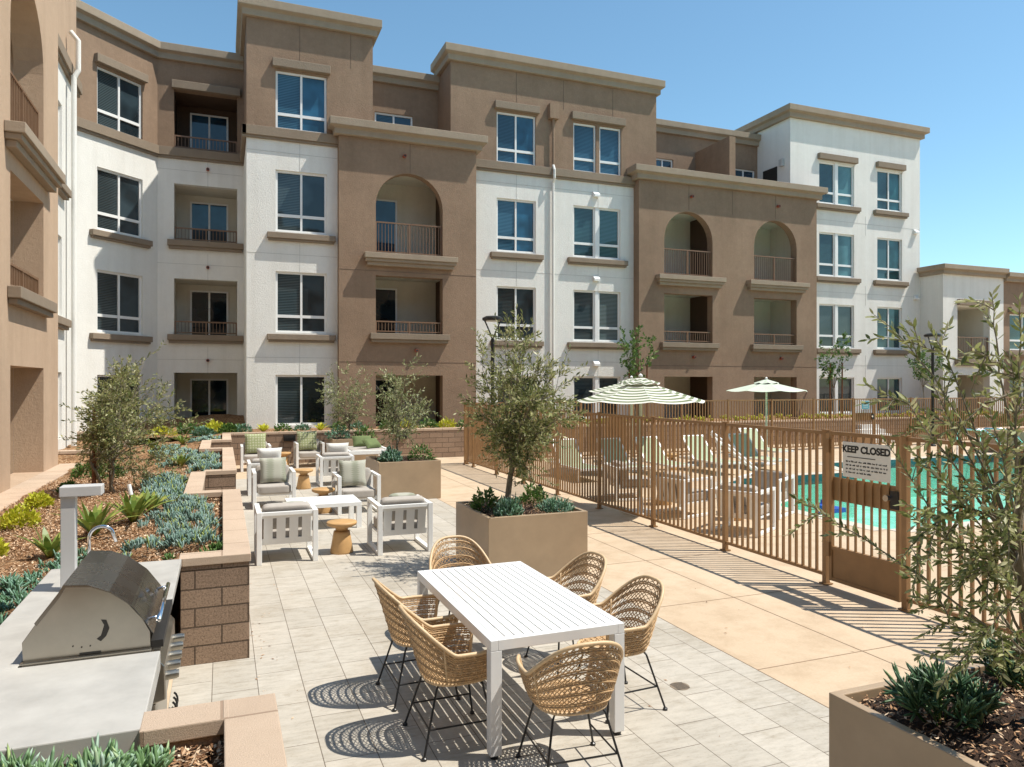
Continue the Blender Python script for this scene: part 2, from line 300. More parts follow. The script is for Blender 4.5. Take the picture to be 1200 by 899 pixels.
# ------------------------------------------------------------------ mesh builder
class MB:
    def __init__(s, M=None): s.v = []; s.f = []; s.mi = []; s.M = M; s.uv = {}; s.cur = 0
    def add(s, vs, fs, mi=None, uvs=None):
        o = len(s.v)
        if s.M is not None: vs = [tuple(s.M @ Vector(p)) for p in vs]
        s.v.extend([tuple(p) for p in vs])
        for k, f in enumerate(fs):
            if uvs: s.uv[len(s.f)] = uvs[k]
            s.f.append(tuple(o + i for i in f)); s.mi.append(s.cur if mi is None else mi)
        return s
    def box(s, x0, x1, y0, y1, z0, z1, mi=None):
        return s.add([(x0, y0, z0), (x1, y0, z0), (x1, y1, z0), (x0, y1, z0), (x0, y0, z1), (x1, y0, z1), (x1, y1, z1), (x0, y1, z1)],
                     [(0, 3, 2, 1), (4, 5, 6, 7), (0, 1, 5, 4), (1, 2, 6, 5), (2, 3, 7, 6), (3, 0, 4, 7)], mi)
    def quad(s, a, b, c, d, mi=None): return s.add([a, b, c, d], [(0, 1, 2, 3)], mi)
    def prism(s, poly, a0, a1, axis='z', mi=None):      # extrude a 2D polygon
        def P(p, a):
            return (p[0], p[1], a) if axis == 'z' else ((p[0], a, p[1]) if axis == 'y' else (a, p[0], p[1]))
        n = len(poly); vs = [P(p, a0) for p in poly] + [P(p, a1) for p in poly]
        fs = [tuple(range(n))[::-1], tuple(range(n, 2 * n))] + [(i, (i + 1) % n, n + (i + 1) % n, n + i) for i in range(n)]
        return s.add(vs, fs, mi)
    def tube(s, pts, r, n=6, cap=True, mi=None):
        pts = [Vector(p) for p in pts]; m = len(pts); rr = r if isinstance(r, (list, tuple)) else [r] * m
        vs = []; up = None
        for i, p in enumerate(pts):
            t = (pts[min(i + 1, m - 1)] - pts[max(i - 1, 0)])
            if t.length < 1e-9: t = Vector((0, 0, 1))
            t.normalize()
            if up is None: up = Vector((0, 0, 1)) if abs(t.z) < .9 else Vector((1, 0, 0))
            a = t.cross(up)
            if a.length < 1e-5: a = t.orthogonal()
            a.normalize(); b = a.cross(t).normalized(); up = b
            for k in range(n):
                q = 2 * math.pi * k / n; vs.append(p + a * (math.cos(q) * rr[i]) + b * (math.sin(q) * rr[i]))
        fs = [(i * n + k, i * n + (k + 1) % n, (i + 1) * n + (k + 1) % n, (i + 1) * n + k) for i in range(m - 1) for k in range(n)]
        if cap: fs += [tuple(range(n))[::-1], tuple((m - 1) * n + k for k in range(n))]
        return s.add(vs, fs, mi)
    def lathe(s, prof, c=(0, 0, 0), n=24, mi=None):
        vs = [(c[0] + r * math.cos(2 * math.pi * k / n), c[1] + r * math.sin(2 * math.pi * k / n), c[2] + z) for r, z in prof for k in range(n)]
        m = len(prof); fs = [(i * n + k, i * n + (k + 1) % n, (i + 1) * n + (k + 1) % n, (i + 1) * n + k) for i in range(m - 1) for k in range(n)]
        fs += [tuple(range(n))[::-1], tuple((m - 1) * n + k for k in range(n))]
        return s.add(vs, fs, mi)
    def build(s, name, mats, parent=None, smooth=False, bevel=0, seg=2, uv=True):
        me = bpy.data.meshes.new(name); me.from_pydata(s.v, [], s.f); me.update()
        if isinstance(mats, str): mats = [mats]
        for m in mats: me.materials.append(MATS[m])
        if len(mats) > 1: me.polygons.foreach_set('material_index', s.mi)
        if uv:
            ul = me.uv_layers.new(name='UVMap'); V = me.vertices
            for p in me.polygons:
                cu = s.uv.get(p.index)
                n = p.normal
                for j, li in enumerate(p.loop_indices):
                    if cu: ul.data[li].uv = cu[j]; continue
                    q = V[me.loops[li].vertex_index].co
                    if abs(n.z) > .7: ul.data[li].uv = (q.y, q.x)
                    elif abs(n.y) > abs(n.x): ul.data[li].uv = (q.x, q.z)
                    else: ul.data[li].uv = (q.y, q.z)
        if smooth: me.polygons.foreach_set('use_smooth', [True] * len(me.polygons))
        o = bpy.data.objects.new(name, me); col.objects.link(o)
        if parent: setp(o, parent)
        if bevel:
            b = o.modifiers.new('bevel', 'BEVEL'); b.width = bevel; b.segments = seg; b.limit_method = 'ANGLE'; b.angle_limit = R(35)
            b.harden_normals = False
        return o
def npobj(name, V, F, mat, parent=None, smooth=False):
    me = bpy.data.meshes.new(name); k = F.shape[1]
    me.vertices.add(len(V)); me.vertices.foreach_set('co', V.astype(np.float32).ravel())
    me.loops.add(F.size); me.loops.foreach_set('vertex_index', F.astype(np.int32).ravel())
    me.polygons.add(len(F)); me.polygons.foreach_set('loop_start', np.arange(0, F.size, k, dtype=np.int32))
    if smooth: me.polygons.foreach_set('use_smooth', np.ones(len(F), dtype=bool))
    me.update(calc_edges=True); me.validate()
    me.materials.append(MATS[mat])
    o = bpy.data.objects.new(name, me); col.objects.link(o)
    if parent: setp(o, parent)
    return o
def tag(o, label=None, cat=None, group=None, kind=None):
    if label: o['label'] = label
    if cat: o['category'] = cat
    if group: o['group'] = group
    if kind: o['kind'] = kind
    return o
def empty(name, loc=(0, 0, 0), rz=0, label=None, cat=None, group=None):
    o = bpy.data.objects.new(name, None); col.objects.link(o); o.location = loc; o.rotation_euler = (0, 0, rz)
    o.empty_display_size = .1
    return tag(o, label, cat, group)
def copy_tree(o, parent=None):
    c = o.copy(); col.objects.link(c); c.parent = parent
    for ch in list(o.children): copy_tree(ch, c)
    return c
def wmx(o):
    m = Matrix.Translation(o.location) @ o.rotation_euler.to_matrix().to_4x4()
    if o.parent: m = wmx(o.parent) @ o.matrix_parent_inverse @ m
    return m
def setp(o, p):
    o.parent = p; o.matrix_parent_inverse = wmx(p).inverted(); return o
def struct(o): o['kind'] = 'structure'; return o

# ------------------------------------------------------------------ ground, paving, pool
POOL = [(9.95, 8.75), (24.5, 8.75), (24.5, 16.7), (16.5, 16.7), (15.6, 14.75), (11.9, 14.75), (10.6, 13.9), (9.95, 12.4)]
def sheet(name, outer, hole, z, mat):
    bm = bmesh.new(); es = []
    for poly in (outer, hole):
        if not poly: continue
        vs = [bm.verts.new((x, y, z)) for x, y in poly]
        es += [bm.edges.new((vs[i], vs[(i + 1) % len(vs)])) for i in range(len(vs))]
    bmesh.ops.triangle_fill(bm, use_beauty=True, use_dissolve=False, edges=es)
    for f in bm.faces:
        if f.normal.z < 0: f.normal_flip()
    me = bpy.data.meshes.new(name); bm.to_mesh(me); bm.free(); me.materials.append(MATS[mat])
    o = bpy.data.objects.new(name, me); col.objects.link(o); return struct(o)
sheet('concrete_deck', [(-300, -300), (400, -300), (400, 500), (-300, 500)], POOL, 0, 'tan_concrete')
sheet('tile_paving', [(-.36, -2), (4.08, -2), (4.08, 19.2), (-.36, 19.2)], None, .004, 'paver')
j = MB()
for (x0, y0, x1, y1) in [(5.23, -3, 5.23, 19), (4.08, 4.86, 6.5, 4.86), (4.08, 6.6, 6.5, 6.6), (4.08, 8.4, 6.5, 8.4), (4.08, 10.2, 6.5, 10.2), (4.08, 12, 6.5, 12), (4.08, 3.1, 6.5, 3.1),
                         (4.08, 14, 9.6, 14), (6.7, 11.5, 9.6, 11.5), (6.7, 9, 9.6, 9), (6.7, 17, 30, 17), (4.08, -2, 4.08, 19.2)]:
    if x0 == x1: j.box(x0 - .004, x0 + .004, y0, y1, .0005, .0062 if x0 == 4.08 else .003)
    else: j.box(x0, x1, y0 - .004, y0 + .004, .0005, .003)
struct(j.build('pavement_joint', 'joint'))
b = MB(); n = len(POOL)
for i in range(n):
    (x0, y0), (x1, y1) = POOL[i], POOL[(i + 1) % n]
    b.quad((x0, y0, 0), (x1, y1, 0), (x1, y1, -.25), (x0, y0, -.25), 1)
    b.quad((x0, y0, -.25), (x1, y1, -.25), (x1, y1, -1.2), (x0, y0, -1.2), 0)
b.add([(x, y, -1.2) for x, y in POOL], [tuple(range(n))], 0)
struct(b.build('pool_basin', ['pool_plaster', 'pool_band']))
sheet('pool_water', POOL, None, -.10, 'water')
cx, cy = 16, 12
b = MB()
for i in range(n):
    (x0, y0), (x1, y1) = POOL[i], POOL[(i + 1) % n]
    d = Vector((x1 - x0, y1 - y0)).normalized(); nn = Vector((d.y, -d.x)) * .3
    b.quad((x0, y0, .006), (x1, y1, .006), (x1 + nn.x, y1 + nn.y, .006), (x0 + nn.x, y0 + nn.y, .006))
struct(b.build('pool_coping', 'coping'))

# ------------------------------------------------------------------ buildings
F = [(1.03, 2.62), (3.96, 5.88), (7.14, 9.07), (10.36, 12.20)]      # window sill and head heights by floor
def frameM(ox, oy, ux, uy):        # local x along the wall, local y INTO the wall, z up
    u = Vector((ux, uy, 0)).normalized(); d = Vector((-u.y, u.x, 0))
    return Matrix(((u.x, d.x, 0, ox), (u.y, d.y, 0, oy), (0, 0, 1, 0), (0, 0, 0, 1)))
def wall(mb, u0, u1, z0, z1, holes, depth=.22, mi=0, v=0):
    hs = [h for h in holes if h[1] > u0 and h[0] < u1 and h[3] > z0 + .001 and h[2] < z1 - .001]
    us = sorted({u0, u1, *[min(max(h[0], u0), u1) for h in hs], *[min(max(h[1], u0), u1) for h in hs]})
    zs = sorted({z0, z1, *[min(max(h[2], z0), z1) for h in hs], *[min(max(h[3], z0), z1) for h in hs]})
    for a, b_ in zip(us[:-1], us[1:]):
        for c, d in zip(zs[:-1], zs[1:]):
            if any(h[0] <= (a + b_) / 2 <= h[1] and h[2] <= (c + d) / 2 <= h[3] for h in hs): continue
            mb.quad((a, v, c), (b_, v, c), (b_, v, d), (a, v, d), mi)
    for h in hs:
        a, b_, c, d = h[:4]; c = max(c, z0); d = min(d, z1); dd = h[5] if len(h) > 5 else depth
        arch = len(h) > 4 and h[4]
        if arch:
            r = (b_ - a) / 2; m = (a + b_) / 2; zc = d - r; K = 16
            pts = [(m - r * math.cos(math.pi * k / K), zc + r * math.sin(math.pi * k / K)) for k in range(K + 1)]
            for (x0, q0), (x1, q1) in zip(pts[:-1], pts[1:]):
                mb.quad((x0, v, q0), (x1, v, q1), (x1, v, d), (x0, v, d), mi)
                mb.quad((x0, v, q0), (x0, v + dd, q0), (x1, v + dd, q1), (x1, v, q1), mi)
            top = zc
        else:
            top = d; mb.quad((a, v, d), (a, v + dd, d), (b_, v + dd, d), (b_, v, d), mi)
        mb.quad((a, v, c), (a, v + dd, c), (a, v + dd, top), (a, v, top), mi)
        mb.quad((b_, v, c), (b_, v, top), (b_, v + dd, top), (b_, v + dd, c), mi)
        if c > z0 + .01: mb.quad((a, v, c), (b_, v, c), (b_, v + dd, c), (a, v + dd, c), mi)
SILLM = ['trim']
def window(par, M, u0, u1, z0, z1, fl, style='slider', sill=True, header=False, glass='glass', v=0):
    """white window set .09 m into the wall; the pane is one mesh"""
    fr = MB(M); y0, y1 = v + .07, v + .15; t = .065
    panes = MB(M)
    def one(a, b_, mull):
        fr.box(a, a + t, y0, y1, z0, z1); fr.box(b_ - t, b_, y0, y1, z0, z1)
        fr.box(a + t, b_ - t, y0, y1, z1 - t, z1); fr.box(a + t, b_ - t, y0, y1, z0, z0 + t)
        zt = z0 + .27 * (z1 - z0)
        cells = [(a + t, b_ - t)]
        if mull:
            m = (a + b_) / 2; fr.box(m - .032, m + .032, y0 + .002, y1, z0 + t, z1 - t); cells = [(a + t, m - .032), (m + .032, b_ - t)]
        for i, (c, d) in enumerate(cells):
            if fl > 0:
                fr.box(c, d, y0 + .004, y1, zt - .045, zt + .045)
                panes.box(c, d, y0 + .045, y0 + .055, zt + .045, z1 - t, 1 if i == 0 else 0)
                panes.box(c, d, y0 + .045, y0 + .055, z0 + t, zt - .045, 1 if i == 0 else 0)
            else: panes.box(c, d, y0 + .045, y0 + .055, z0 + t, z1 - t, 1 if i == 0 else 0)
    if style == 'slider': one(u0, u1, True)
    elif style == 'pair':
        m = (u0 + u1) / 2; fr.box(m - .07, m + .07, v + .03, y1, z0, z1); one(u0, m - .07, False); one(m + .07, u1, False)
    else: one(u0, u1, False)
    f = fr.build('window', 'white_frame', par)
    panes.build('pane', [glass, glass + '_blinds'], f)
    if sill:
        s_ = MB(M); s_.box(u0 - .26, u1 + .26, v - .17, v + .06, z0 - .24, z0 - .06); s_.box(u0 - .22, u1 + .22, v - .12, v + .02, z0 - .31, z0 - .24)
        s_.build('sill', 'trim', f, bevel=.012)
    if header:
        s_ = MB(M); s_.box(u0 - .1, u1 + .1, v - .16, v + .05, z1 + .07, z1 + .33); s_.build('header', 'trim', f, bevel=.015)
    return f
def railing(M, u0, u1, v, z0, z1, par):
    r = MB(M); r.box(u0, u1, v - .02, v + .02, z1 - .045, z1); r.box(u0, u1, v - .015, v + .015, z0 + .06, z0 + .095)
    nn = max(2, int((u1 - u0) / .105))
    for k in range(1, nn): x = u0 + (u1 - u0) * k / nn; r.box(x - .009, x + .009, v - .009, v + .009, z0 + .09, z1 - .04)
    for x in (u0 + .02, (u0 + u1) / 2, u1 - .02): r.box(x - .02, x + .02, v - .021, v + .021, z0, z1 - .002)
    return r.build('railing', 'rail_metal', par)
def balcony(par, M, u0, u1, z0, z1, deck, wallm, sidem, door=(0, .45), rail=(0, 1.06), depth=1.7, v=.22, ledge=None, glass='glass', deck_mat='stucco_cream', ext=.0, door2=False, lw=.25):
    """a recess behind an opening: floor, ceiling, side walls, back wall"""
    a, b_ = u0 - ext, u1 + ext; zt = z1 + (.0 if ext == 0 else .12)
    bm = MB(M); y0, y1 = v + .002, v + depth
    bm.quad((a, y0, deck), (b_, y0, deck), (b_, y1, deck), (a, y1, deck), 0)
    bm.quad((a, y0, zt), (a, y1, zt), (b_, y1, zt), (b_, y0, zt), 0)
    bm.quad((a, y0, deck), (a, y1, deck), (a, y1, zt), (a, y0, zt), 0)
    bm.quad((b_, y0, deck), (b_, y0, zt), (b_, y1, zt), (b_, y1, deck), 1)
    bm.quad((a, y1, deck), (b_, y1, deck), (b_, y1, zt), (a, y1, zt), 0)
    if ext > 0:
        bm.quad((a, y0, deck), (a, y0, zt), (u0, y0, zt), (u0, y0, deck), 0); bm.quad((u1, y0, deck), (u1, y0, zt), (b_, y0, zt), (b_, y0, deck), 1)
        bm.quad((u0, y0, z1), (u0, y0, zt), (u1, y0, zt), (u1, y0, z1), 0)
    if z0 > deck + .05: bm.quad((u0, v + .001, deck), (u0, v + .001, z0), (u1, v + .001, z0), (u1, v + .001, deck), 0)
    bo = bm.build('balcony', [wallm, sidem], par)
    W = u1 - u0; d0, d1 = u0 + W * door[0], u0 + W * door[1]; zt2 = min(deck + 2.25, z1 - .1)
    d = MB(M); yy = y1 - .06
    d.box(d0, d0 + .06, yy, y1 - .002, deck, zt2); d.box(d1 - .06, d1, yy, y1 - .002, deck, zt2); d.box(d0 + .06, d1 - .06, yy, y1 - .002, zt2 - .06, zt2)
    m = (d0 + d1) / 2; d.box(m - .03, m + .03, yy - .003, y1 - .002, deck, zt2 - .06)
    do = d.build('door', 'white_frame', bo)
    g = MB(M); g.box(d0 + .06, m - .03, yy + .02, yy + .03, deck + .02, zt2 - .06); g.box(m + .03, d1 - .06, yy + .02, yy + .03, deck + .02, zt2 - .06)
    g.build('glass', glass, bo)
    if rail: railing(M, u0 + .01, u1 - .01, .1, z0 + rail[0], z0 + rail[1], bo)
    if ledge:
        l = MB(M)
        if ledge == 'deep':
            l.box(u0 - .4, u1 + .45, -.30, -.003, z0 - .20, z0 - .02); l.box(u0 - .36, u1 + .41, -.24, -.003, z0 - .30, z0 - .20); l.box(u0 - .3, u1 + .35, -.16, -.003, z0 - .42, z0 - .30)
        else:
            l.box(u0 - .2, u1 + .2, -.20, -.003, z0 - .20, z0 - .003); l.box(u0 - .16, u1 + .16, -.14, -.003, z0 - .30, z0 - .20)
        l.build('ledge', 'trim_light' if ledge == 'deep' else 'trim', bo, bevel=.012)
    return bo
def cornice(par, pts, z, h=.5, out=.26, mat='trim_light', close=True, inn=.35):
    """stepped parapet cap following plan points (wall line, outside on the right-hand side)"""
    pts = [Vector(p) for p in pts]; n = len(pts)
    def off(d):
        res = []
        for i in range(n):
            e0 = (pts[i] - pts[i - 1]).normalized() if i > 0 else None
            e1 = (pts[i + 1] - pts[i]).normalized() if i < n - 1 else None
            n0 = Vector((e0.y, -e0.x)) if e0 else None; n1 = Vector((e1.y, -e1.x)) if e1 else None
            if n0 is None: res.append(pts[i] + n1 * d)
            elif n1 is None: res.append(pts[i] + n0 * d)
            else:
                m = (n0 + n1).normalized(); res.append(pts[i] + m * (d / max(.3, m.dot(n0))))
        return res
    b_ = MB(); prof = [(0.004, z - h), (out * .5, z - h), (out * .5, z - h * .62), (out, z - h * .5), (out, z), (-inn, z), (-inn, z - h - .4)]
    rings = [off(d) for d, _ in prof]; K = len(prof)
    vs = []
    for i in range(n):
        for k in range(K): vs.append((rings[k][i].x, rings[k][i].y, prof[k][1]))
    fs = [(i * K + k, (i + 1) * K + k, (i + 1) * K + k + 1, i * K + k + 1) for i in range(n - 1) for k in range(K - 1)]
    fs += [tuple(range(K)), tuple((n - 1) * K + k for k in range(K))[::-1]]
    b_.add(vs, fs)
    return b_.build('cornice', mat, par, bevel=.015)
def band(par, M, u0, u1, z0=9.98, z1=10.35, out=.13, mat='trim', v=0):
    b_ = MB(M); b_.box(u0, u1, v - out, v - .002, z0 + .08, z1); b_.box(u0, u1, v - out * .6, v - .002, z0, z0 + .08)
    return b_.build('belt_course', mat, par, bevel=.01)
def spout(par, M, u, z):
    s_ = MB(M); s_.tube([(u, .02, z), (u, -.14, z - .01)], .055, 10); s_.tube([(u, -.141, z - .01), (u, -.143, z - .01)], .038, 8, mi=1)
    s_.build('drain_spout', ['terracotta', 'dark'], par)
def vent(par, M, u, z):
    s_ = MB(M); s_.prism([(-.002, z - .1), (-.16, z - .1), (-.16, z - .02), (-.02, z + .1), (-.002, z + .1)], u - .12, u + .12, 'x'); s_.build('vent_hood', 'white_frame', par)

bld = empty('apartment_building', (0, 24, 0), 0, 'four storey white and brown stucco apartment building with arched balconies behind the patio and pool', 'building')
def P_(*a): return a
M0 = frameM(0, 0, 1, 0)
def rel(o): return o
def FM(y): return frameM(0, y, 1, 0)
class Par:      # children are built in world space; the parent Empty only sits at the base
    pass
# every builder above makes world-space meshes: undo the Empty's offset at the end (fix_parent)
H = lambda a, b_, f: (a, b_, F[f][0], F[f][1])
# --- section A (recessed) and its angled neighbour
A = FM(27.4); SU = 'stucco_white'; SB = 'stucco_brown'
opA = [(-1.51, .5, .27, 2.72, 0), (-1.51, .5, 4.02, 5.93, 0), (-1.51, .5, 7.22, 9.15, 0), (-1.51, .5, 10.36, 12.35, 0)]
m = MB(A); wall(m, -2.02, .78, 0, 9.98, opA, .25, 0); wall(m, -2.02, .78, 9.98, 13.6, opA, .25, 1); m.build('wall', ['stucco_white', SB], bld)
for i, (h, dk) in enumerate(zip(opA, (.27, 3.47, 6.67, 9.87))):
    wm, sm = ('stucco_cream', 'stucco_cream') if i < 3 else ('stucco_brown_shaded', 'stucco_brown_shaded')
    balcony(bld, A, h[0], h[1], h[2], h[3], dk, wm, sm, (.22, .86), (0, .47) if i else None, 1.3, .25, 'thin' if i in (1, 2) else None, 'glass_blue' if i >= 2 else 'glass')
hd = MB(A); hd.box(-1.58, .60, -.18, -.003, 12.35, 12.62); hd.build('header', 'trim', bld, bevel=.015)
band(bld, A, -2.02, .70)
for z in (6.35, 9.72, 3.15): spout(bld, A, -.45, z)
s2 = math.sqrt(.5); G = frameM(-2.02 - 4 * s2, 27.4 - 4 * s2, s2, s2)
wx = [(1.78, 3.42, *F[k]) for k in range(4)]
m = MB(G); wall(m, 0, 4, 0, 9.98, wx, .22, 0); wall(m, 0, 4, 9.98, 13.6, wx, .22, 1); m.build('wall', ['stucco_white', SB], bld)
for k in range(4): window(bld, G, 1.78, 3.42, *F[k], k, 'slider', k in (1, 2), k == 3, 'glass_blinds' and 'glass')
band(bld, G, 0, 4)
cornice(bld, [(-2.02 - 4 * s2, 27.4 - 4 * s2), (-2.02, 27.4), (.71, 27.4)], 13.8)
# --- block 1
B = FM(24.15)
wx = [(1.57, 3.14, *F[k]) for k in range(4)]
m = MB(B); wall(m, .71, 3.52, 0, 9.98, wx, .22, 0); wall(m, .71, 4.62, 9.98, 14.0, wx, .22, 1)
m.M = None
for x, z0, z1, mi in ((.71, 0, 9.98, 0), (.71, 9.98, 14.0, 1)): m.quad((x, 27.4, z0), (x, 24.15, z0), (x, 24.15, z1), (x, 27.4, z1), mi)
m.quad((4.62, 24.15, 9.9), (4.62, 26.6, 9.9), (4.62, 26.6, 14.0), (4.62, 24.15, 14.0), 1); m.build('wall', ['stucco_white', SB], bld)
for k in range(4): window(bld, B, 1.57, 3.14, *F[k], k, 'slider', k in (1, 2), k == 3, 'glass_blue' if k == 3 else 'glass')
band(bld, B, .58, 3.6); sb = MB(); sb.box(.58, .708, 24.02, 27.3, 10.06, 10.35); sb.build('belt_course', 'trim', bld, bevel=.01)
cornice(bld, [(.71, 27.6), (.71, 24.15), (4.62, 24.15), (4.62, 26.6)], 14.25, .52)
# --- bay 1
Y1 = 23.85; C_ = FM(Y1)
op = [(4.66, 6.92, .27, 2.62, 0), (4.66, 6.92, 3.99, 5.88, 0), (4.66, 6.92, 6.60, 9.30, 1)]
m = MB(C_); wall(m, 3.48, 8.11, 0, 10.4, op, .35, 0); m.M = None
m.quad((3.48, 24.15, 0), (3.48, Y1, 0), (3.48, Y1, 10.4), (3.48, 24.15, 10.4)); m.quad((8.11, Y1, 0), (8.11, 24.85, 0), (8.11, 24.85, 10.4), (8.11, Y1, 10.4)); m.build('wall', SB, bld)
balcony(bld, C_, *op[0][:4], .27, 'stucco_cream', 'stucco_brown_shaded', (-.2, .5), None, 1.6, .35, None, 'glass', ext=.3)
balcony(bld, C_, *op[1][:4], 3.47, 'stucco_cream', 'stucco_brown_shaded', (-.2, .5), (0, .42), 1.6, .35, 'thin', 'glass', ext=.3)
balcony(bld, C_, *op[2][:4], 6.60, 'stucco_cream', 'stucco_brown_shaded', (-.2, .5), (0, 1.06), 1.6, .35, 'deep', 'glass_blue', ext=.3)
spout(bld, C_, 5.6, 9.85); spout(bld, C_, 6.0, 3.45)
m = MB(); m.quad((3.5, Y1 + .1, 9.9), (8.0, Y1 + .1, 9.9), (8.0, 26.6, 9.9), (3.5, 26.6, 9.9)); m.build('terrace_floor', 'roofing', bld)
cornice(bld, [(3.48, 24.15), (3.48, Y1), (8.11, Y1), (8.11, 24.85)], 10.78, .48, .32)
# --- recessed penthouse wall 1
E_ = FM(26.5); wx = [(5.14, 6.55, 10.9, 12.2)]
m = MB(E_); wall(m, 4.62, 7.6, 9.9, 13.5, wx, .2); m.build('wall', SB, bld); window(bld, E_, *wx[0], 0, 'slider', False, False, 'glass_blue')
cornice(bld, [(4.62, 26.5), (7.5, 26.5)], 13.75, .5)
# --- section 2
S2 = FM(24.85)
wa = [(9.23, 10.77, *F[k]) for k in range(4)]; wb = [(12.31, 14.33, *F[k]) for k in range(3)]; wc = [(12.31, 13.28, *F[3]), (13.42, 14.37, *F[3])]
m = MB(S2); wall(m, 8.11, 14.95, 0, 9.98, wa + wb, .22, 0); wall(m, 7.5, 15.95, 9.98, 14.0, wa + wc, .22, 1); m.M = None
m.quad((7.5, 26.6, 9.9), (7.5, 24.85, 9.9), (7.5, 24.85, 14.0), (7.5, 26.6, 14.0), 1); m.quad((15.95, 24.85, 9.9), (15.95, 27.4, 9.9), (15.95, 27.4, 14.0), (15.95, 24.85, 14.0), 1)
m.build('wall', ['stucco_white', SB], bld)
for k in range(4): window(bld, S2, 9.23, 10.77, *F[k], k, 'slider', k in (1, 2), k == 3, 'glass_blue' if k > 1 else 'glass')
for k in range(3): window(bld, S2, 12.31, 14.33, *F[k], k, 'pair', k in (1, 2), False, 'glass_teal' if k == 2 else 'glass')
for q in wc: window(bld, S2, *q, 3, 'single', False, False, 'glass_blue')
hd = MB(S2); hd.box(12.2, 14.5, -.16, -.003, 12.28, 12.56); hd.build('header', 'trim', bld, bevel=.015)
band(bld, S2, 8.11, 14.93)
cornice(bld, [(7.5, 26.6), (7.5, 24.85), (15.95, 24.85), (15.95, 27.4)], 14.25, .52)
for z in (9.55, 6.35, 3.12): vent(bld, S2, 13.25, z)
dp = MB(); dp.box(11.25, 11.62, 24.62, 24.848, 12.15, 12.7); dp.tube([(11.43, 24.75, 12.2), (11.43, 24.75, 10.4)], .05, 8); dp.tube([(11.43, 24.75, 10.45), (11.43, 24.64, 10.25), (11.43, 24.64, 9.95), (11.43, 24.76, 9.8)], .05, 8, mi=1)
dp.tube([(11.43, 24.76, 9.85), (11.43, 24.76, .3)], .05, 8, mi=1); dp.build('downspout', [SB, 'stucco_white'], bld)
# --- bay 2
Y2 = 24.45; D_ = FM(Y2)
op = []
for a, b_ in ((16.06, 18.33), (20.39, 22.62)): op += [(a, b_, .27, 2.62, 0), (a, b_, 3.96, 5.88, 0), (a, b_, 6.60, 9.15, 1)]
m = MB(D_); wall(m, 14.92, 23.71, 0, 10.3, op, .35); m.M = None
m.quad((14.92, 24.85, 0), (14.92, Y2, 0), (14.92, Y2, 10.3), (14.92, 24.85, 10.3)); m.quad((23.71, Y2, 0), (23.71, 25.2, 0), (23.71, 25.2, 10.3), (23.71, Y2, 10.3)); m.build('wall', SB, bld)
for i, (a, b_) in enumerate(((16.06, 18.33), (20.39, 22.62))):
    dr = (-.25, .15) if i == 0 else (.35, .65); sm = 'stucco_brown_shaded' if i == 0 else 'stucco_cream'
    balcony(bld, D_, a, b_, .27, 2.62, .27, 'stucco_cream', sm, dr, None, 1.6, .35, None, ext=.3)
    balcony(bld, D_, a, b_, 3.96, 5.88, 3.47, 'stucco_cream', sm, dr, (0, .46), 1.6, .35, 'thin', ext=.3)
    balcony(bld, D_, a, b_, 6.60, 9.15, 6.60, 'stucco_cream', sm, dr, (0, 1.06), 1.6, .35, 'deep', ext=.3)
spout(bld, D_, 17.3, 9.75); spout(bld, D_, 21.6, 9.75); spout(bld, D_, 17.4, 3.4); spout(bld, D_, 21.75, 3.4)
m = MB(); m.quad((15, Y2 + .1, 9.8), (23.6, Y2 + .1, 9.8), (23.6, 27.4, 9.8), (15, 27.4, 9.8)); m.build('terrace_floor', 'roofing', bld)
cornice(bld, [(14.92, 24.85), (14.92, Y2), (23.71, Y2), (23.71, 25.2)], 10.70, .48, .32)
# --- recessed penthouse wall 2 + partition
Rr = FM(27.3); wx = [(17.35, 18.39, 10.9, 12.15), (21.58, 22.83, 10.9, 12.15)]
m = MB(Rr); wall(m, 15.95, 23.05, 9.8, 13.5, wx, .2); m.build('wall', SB, bld)
for q in wx: window(bld, Rr, *q, 0, 'slider', False, False, 'glass_blue')
m = MB(); m.box(19.55, 19.85, 24.95, 27.298, 9.8, 12.6); m.build('partition_wall', SB, bld)
cornice(bld, [(15.95, 27.3), (22.96, 27.3)], 13.75, .5)
# --- tower
T = FM(25.2)
wa = [(24.58, 26.62, *F[k]) for k in range(4)]; wb = [(28.02, 29.57, *F[k]) for k in range(4)]
m = MB(T); wall(m, 22.96, 30.72, 0, 14.1, wa + wb, .22); m.M = None
m.quad((22.96, 27.3, 9.8), (22.96, 25.2, 9.8), (22.96, 25.2, 14.1), (22.96, 27.3, 14.1)); m.quad((30.72, 25.2, 0), (30.72, 32, 0), (30.72, 32, 14.1), (30.72, 25.2, 14.1))
m.build('wall', 'stucco_white', bld)
for k in range(4):
    window(bld, T, 24.58, 26.62, *F[k], k, 'pair', k > 0, k == 3, 'glass_teal' if k > 1 else 'glass'); window(bld, T, 28.02, 29.57, *F[k], k, 'slider', k > 0, k == 3, 'glass_teal')
for z in (9.5, 6.4, 3.2): vent(bld, T, 30.4, z)
cornice(bld, [(22.96, 29), (22.96, 25.2), (30.72, 25.2), (30.72, 32)], 14.4, .5, .3)
dm = MB(); dm.box(22.93, 22.957, 26.0, 26.9, 9.8, 12.0); dm.build('door', 'dark', bld); dm = MB(); dm.box(22.80, 22.957, 25.55, 25.75, 11.9, 12.2); dm.build('wall_lamp', 'pale_lamp', bld, bevel=.01)
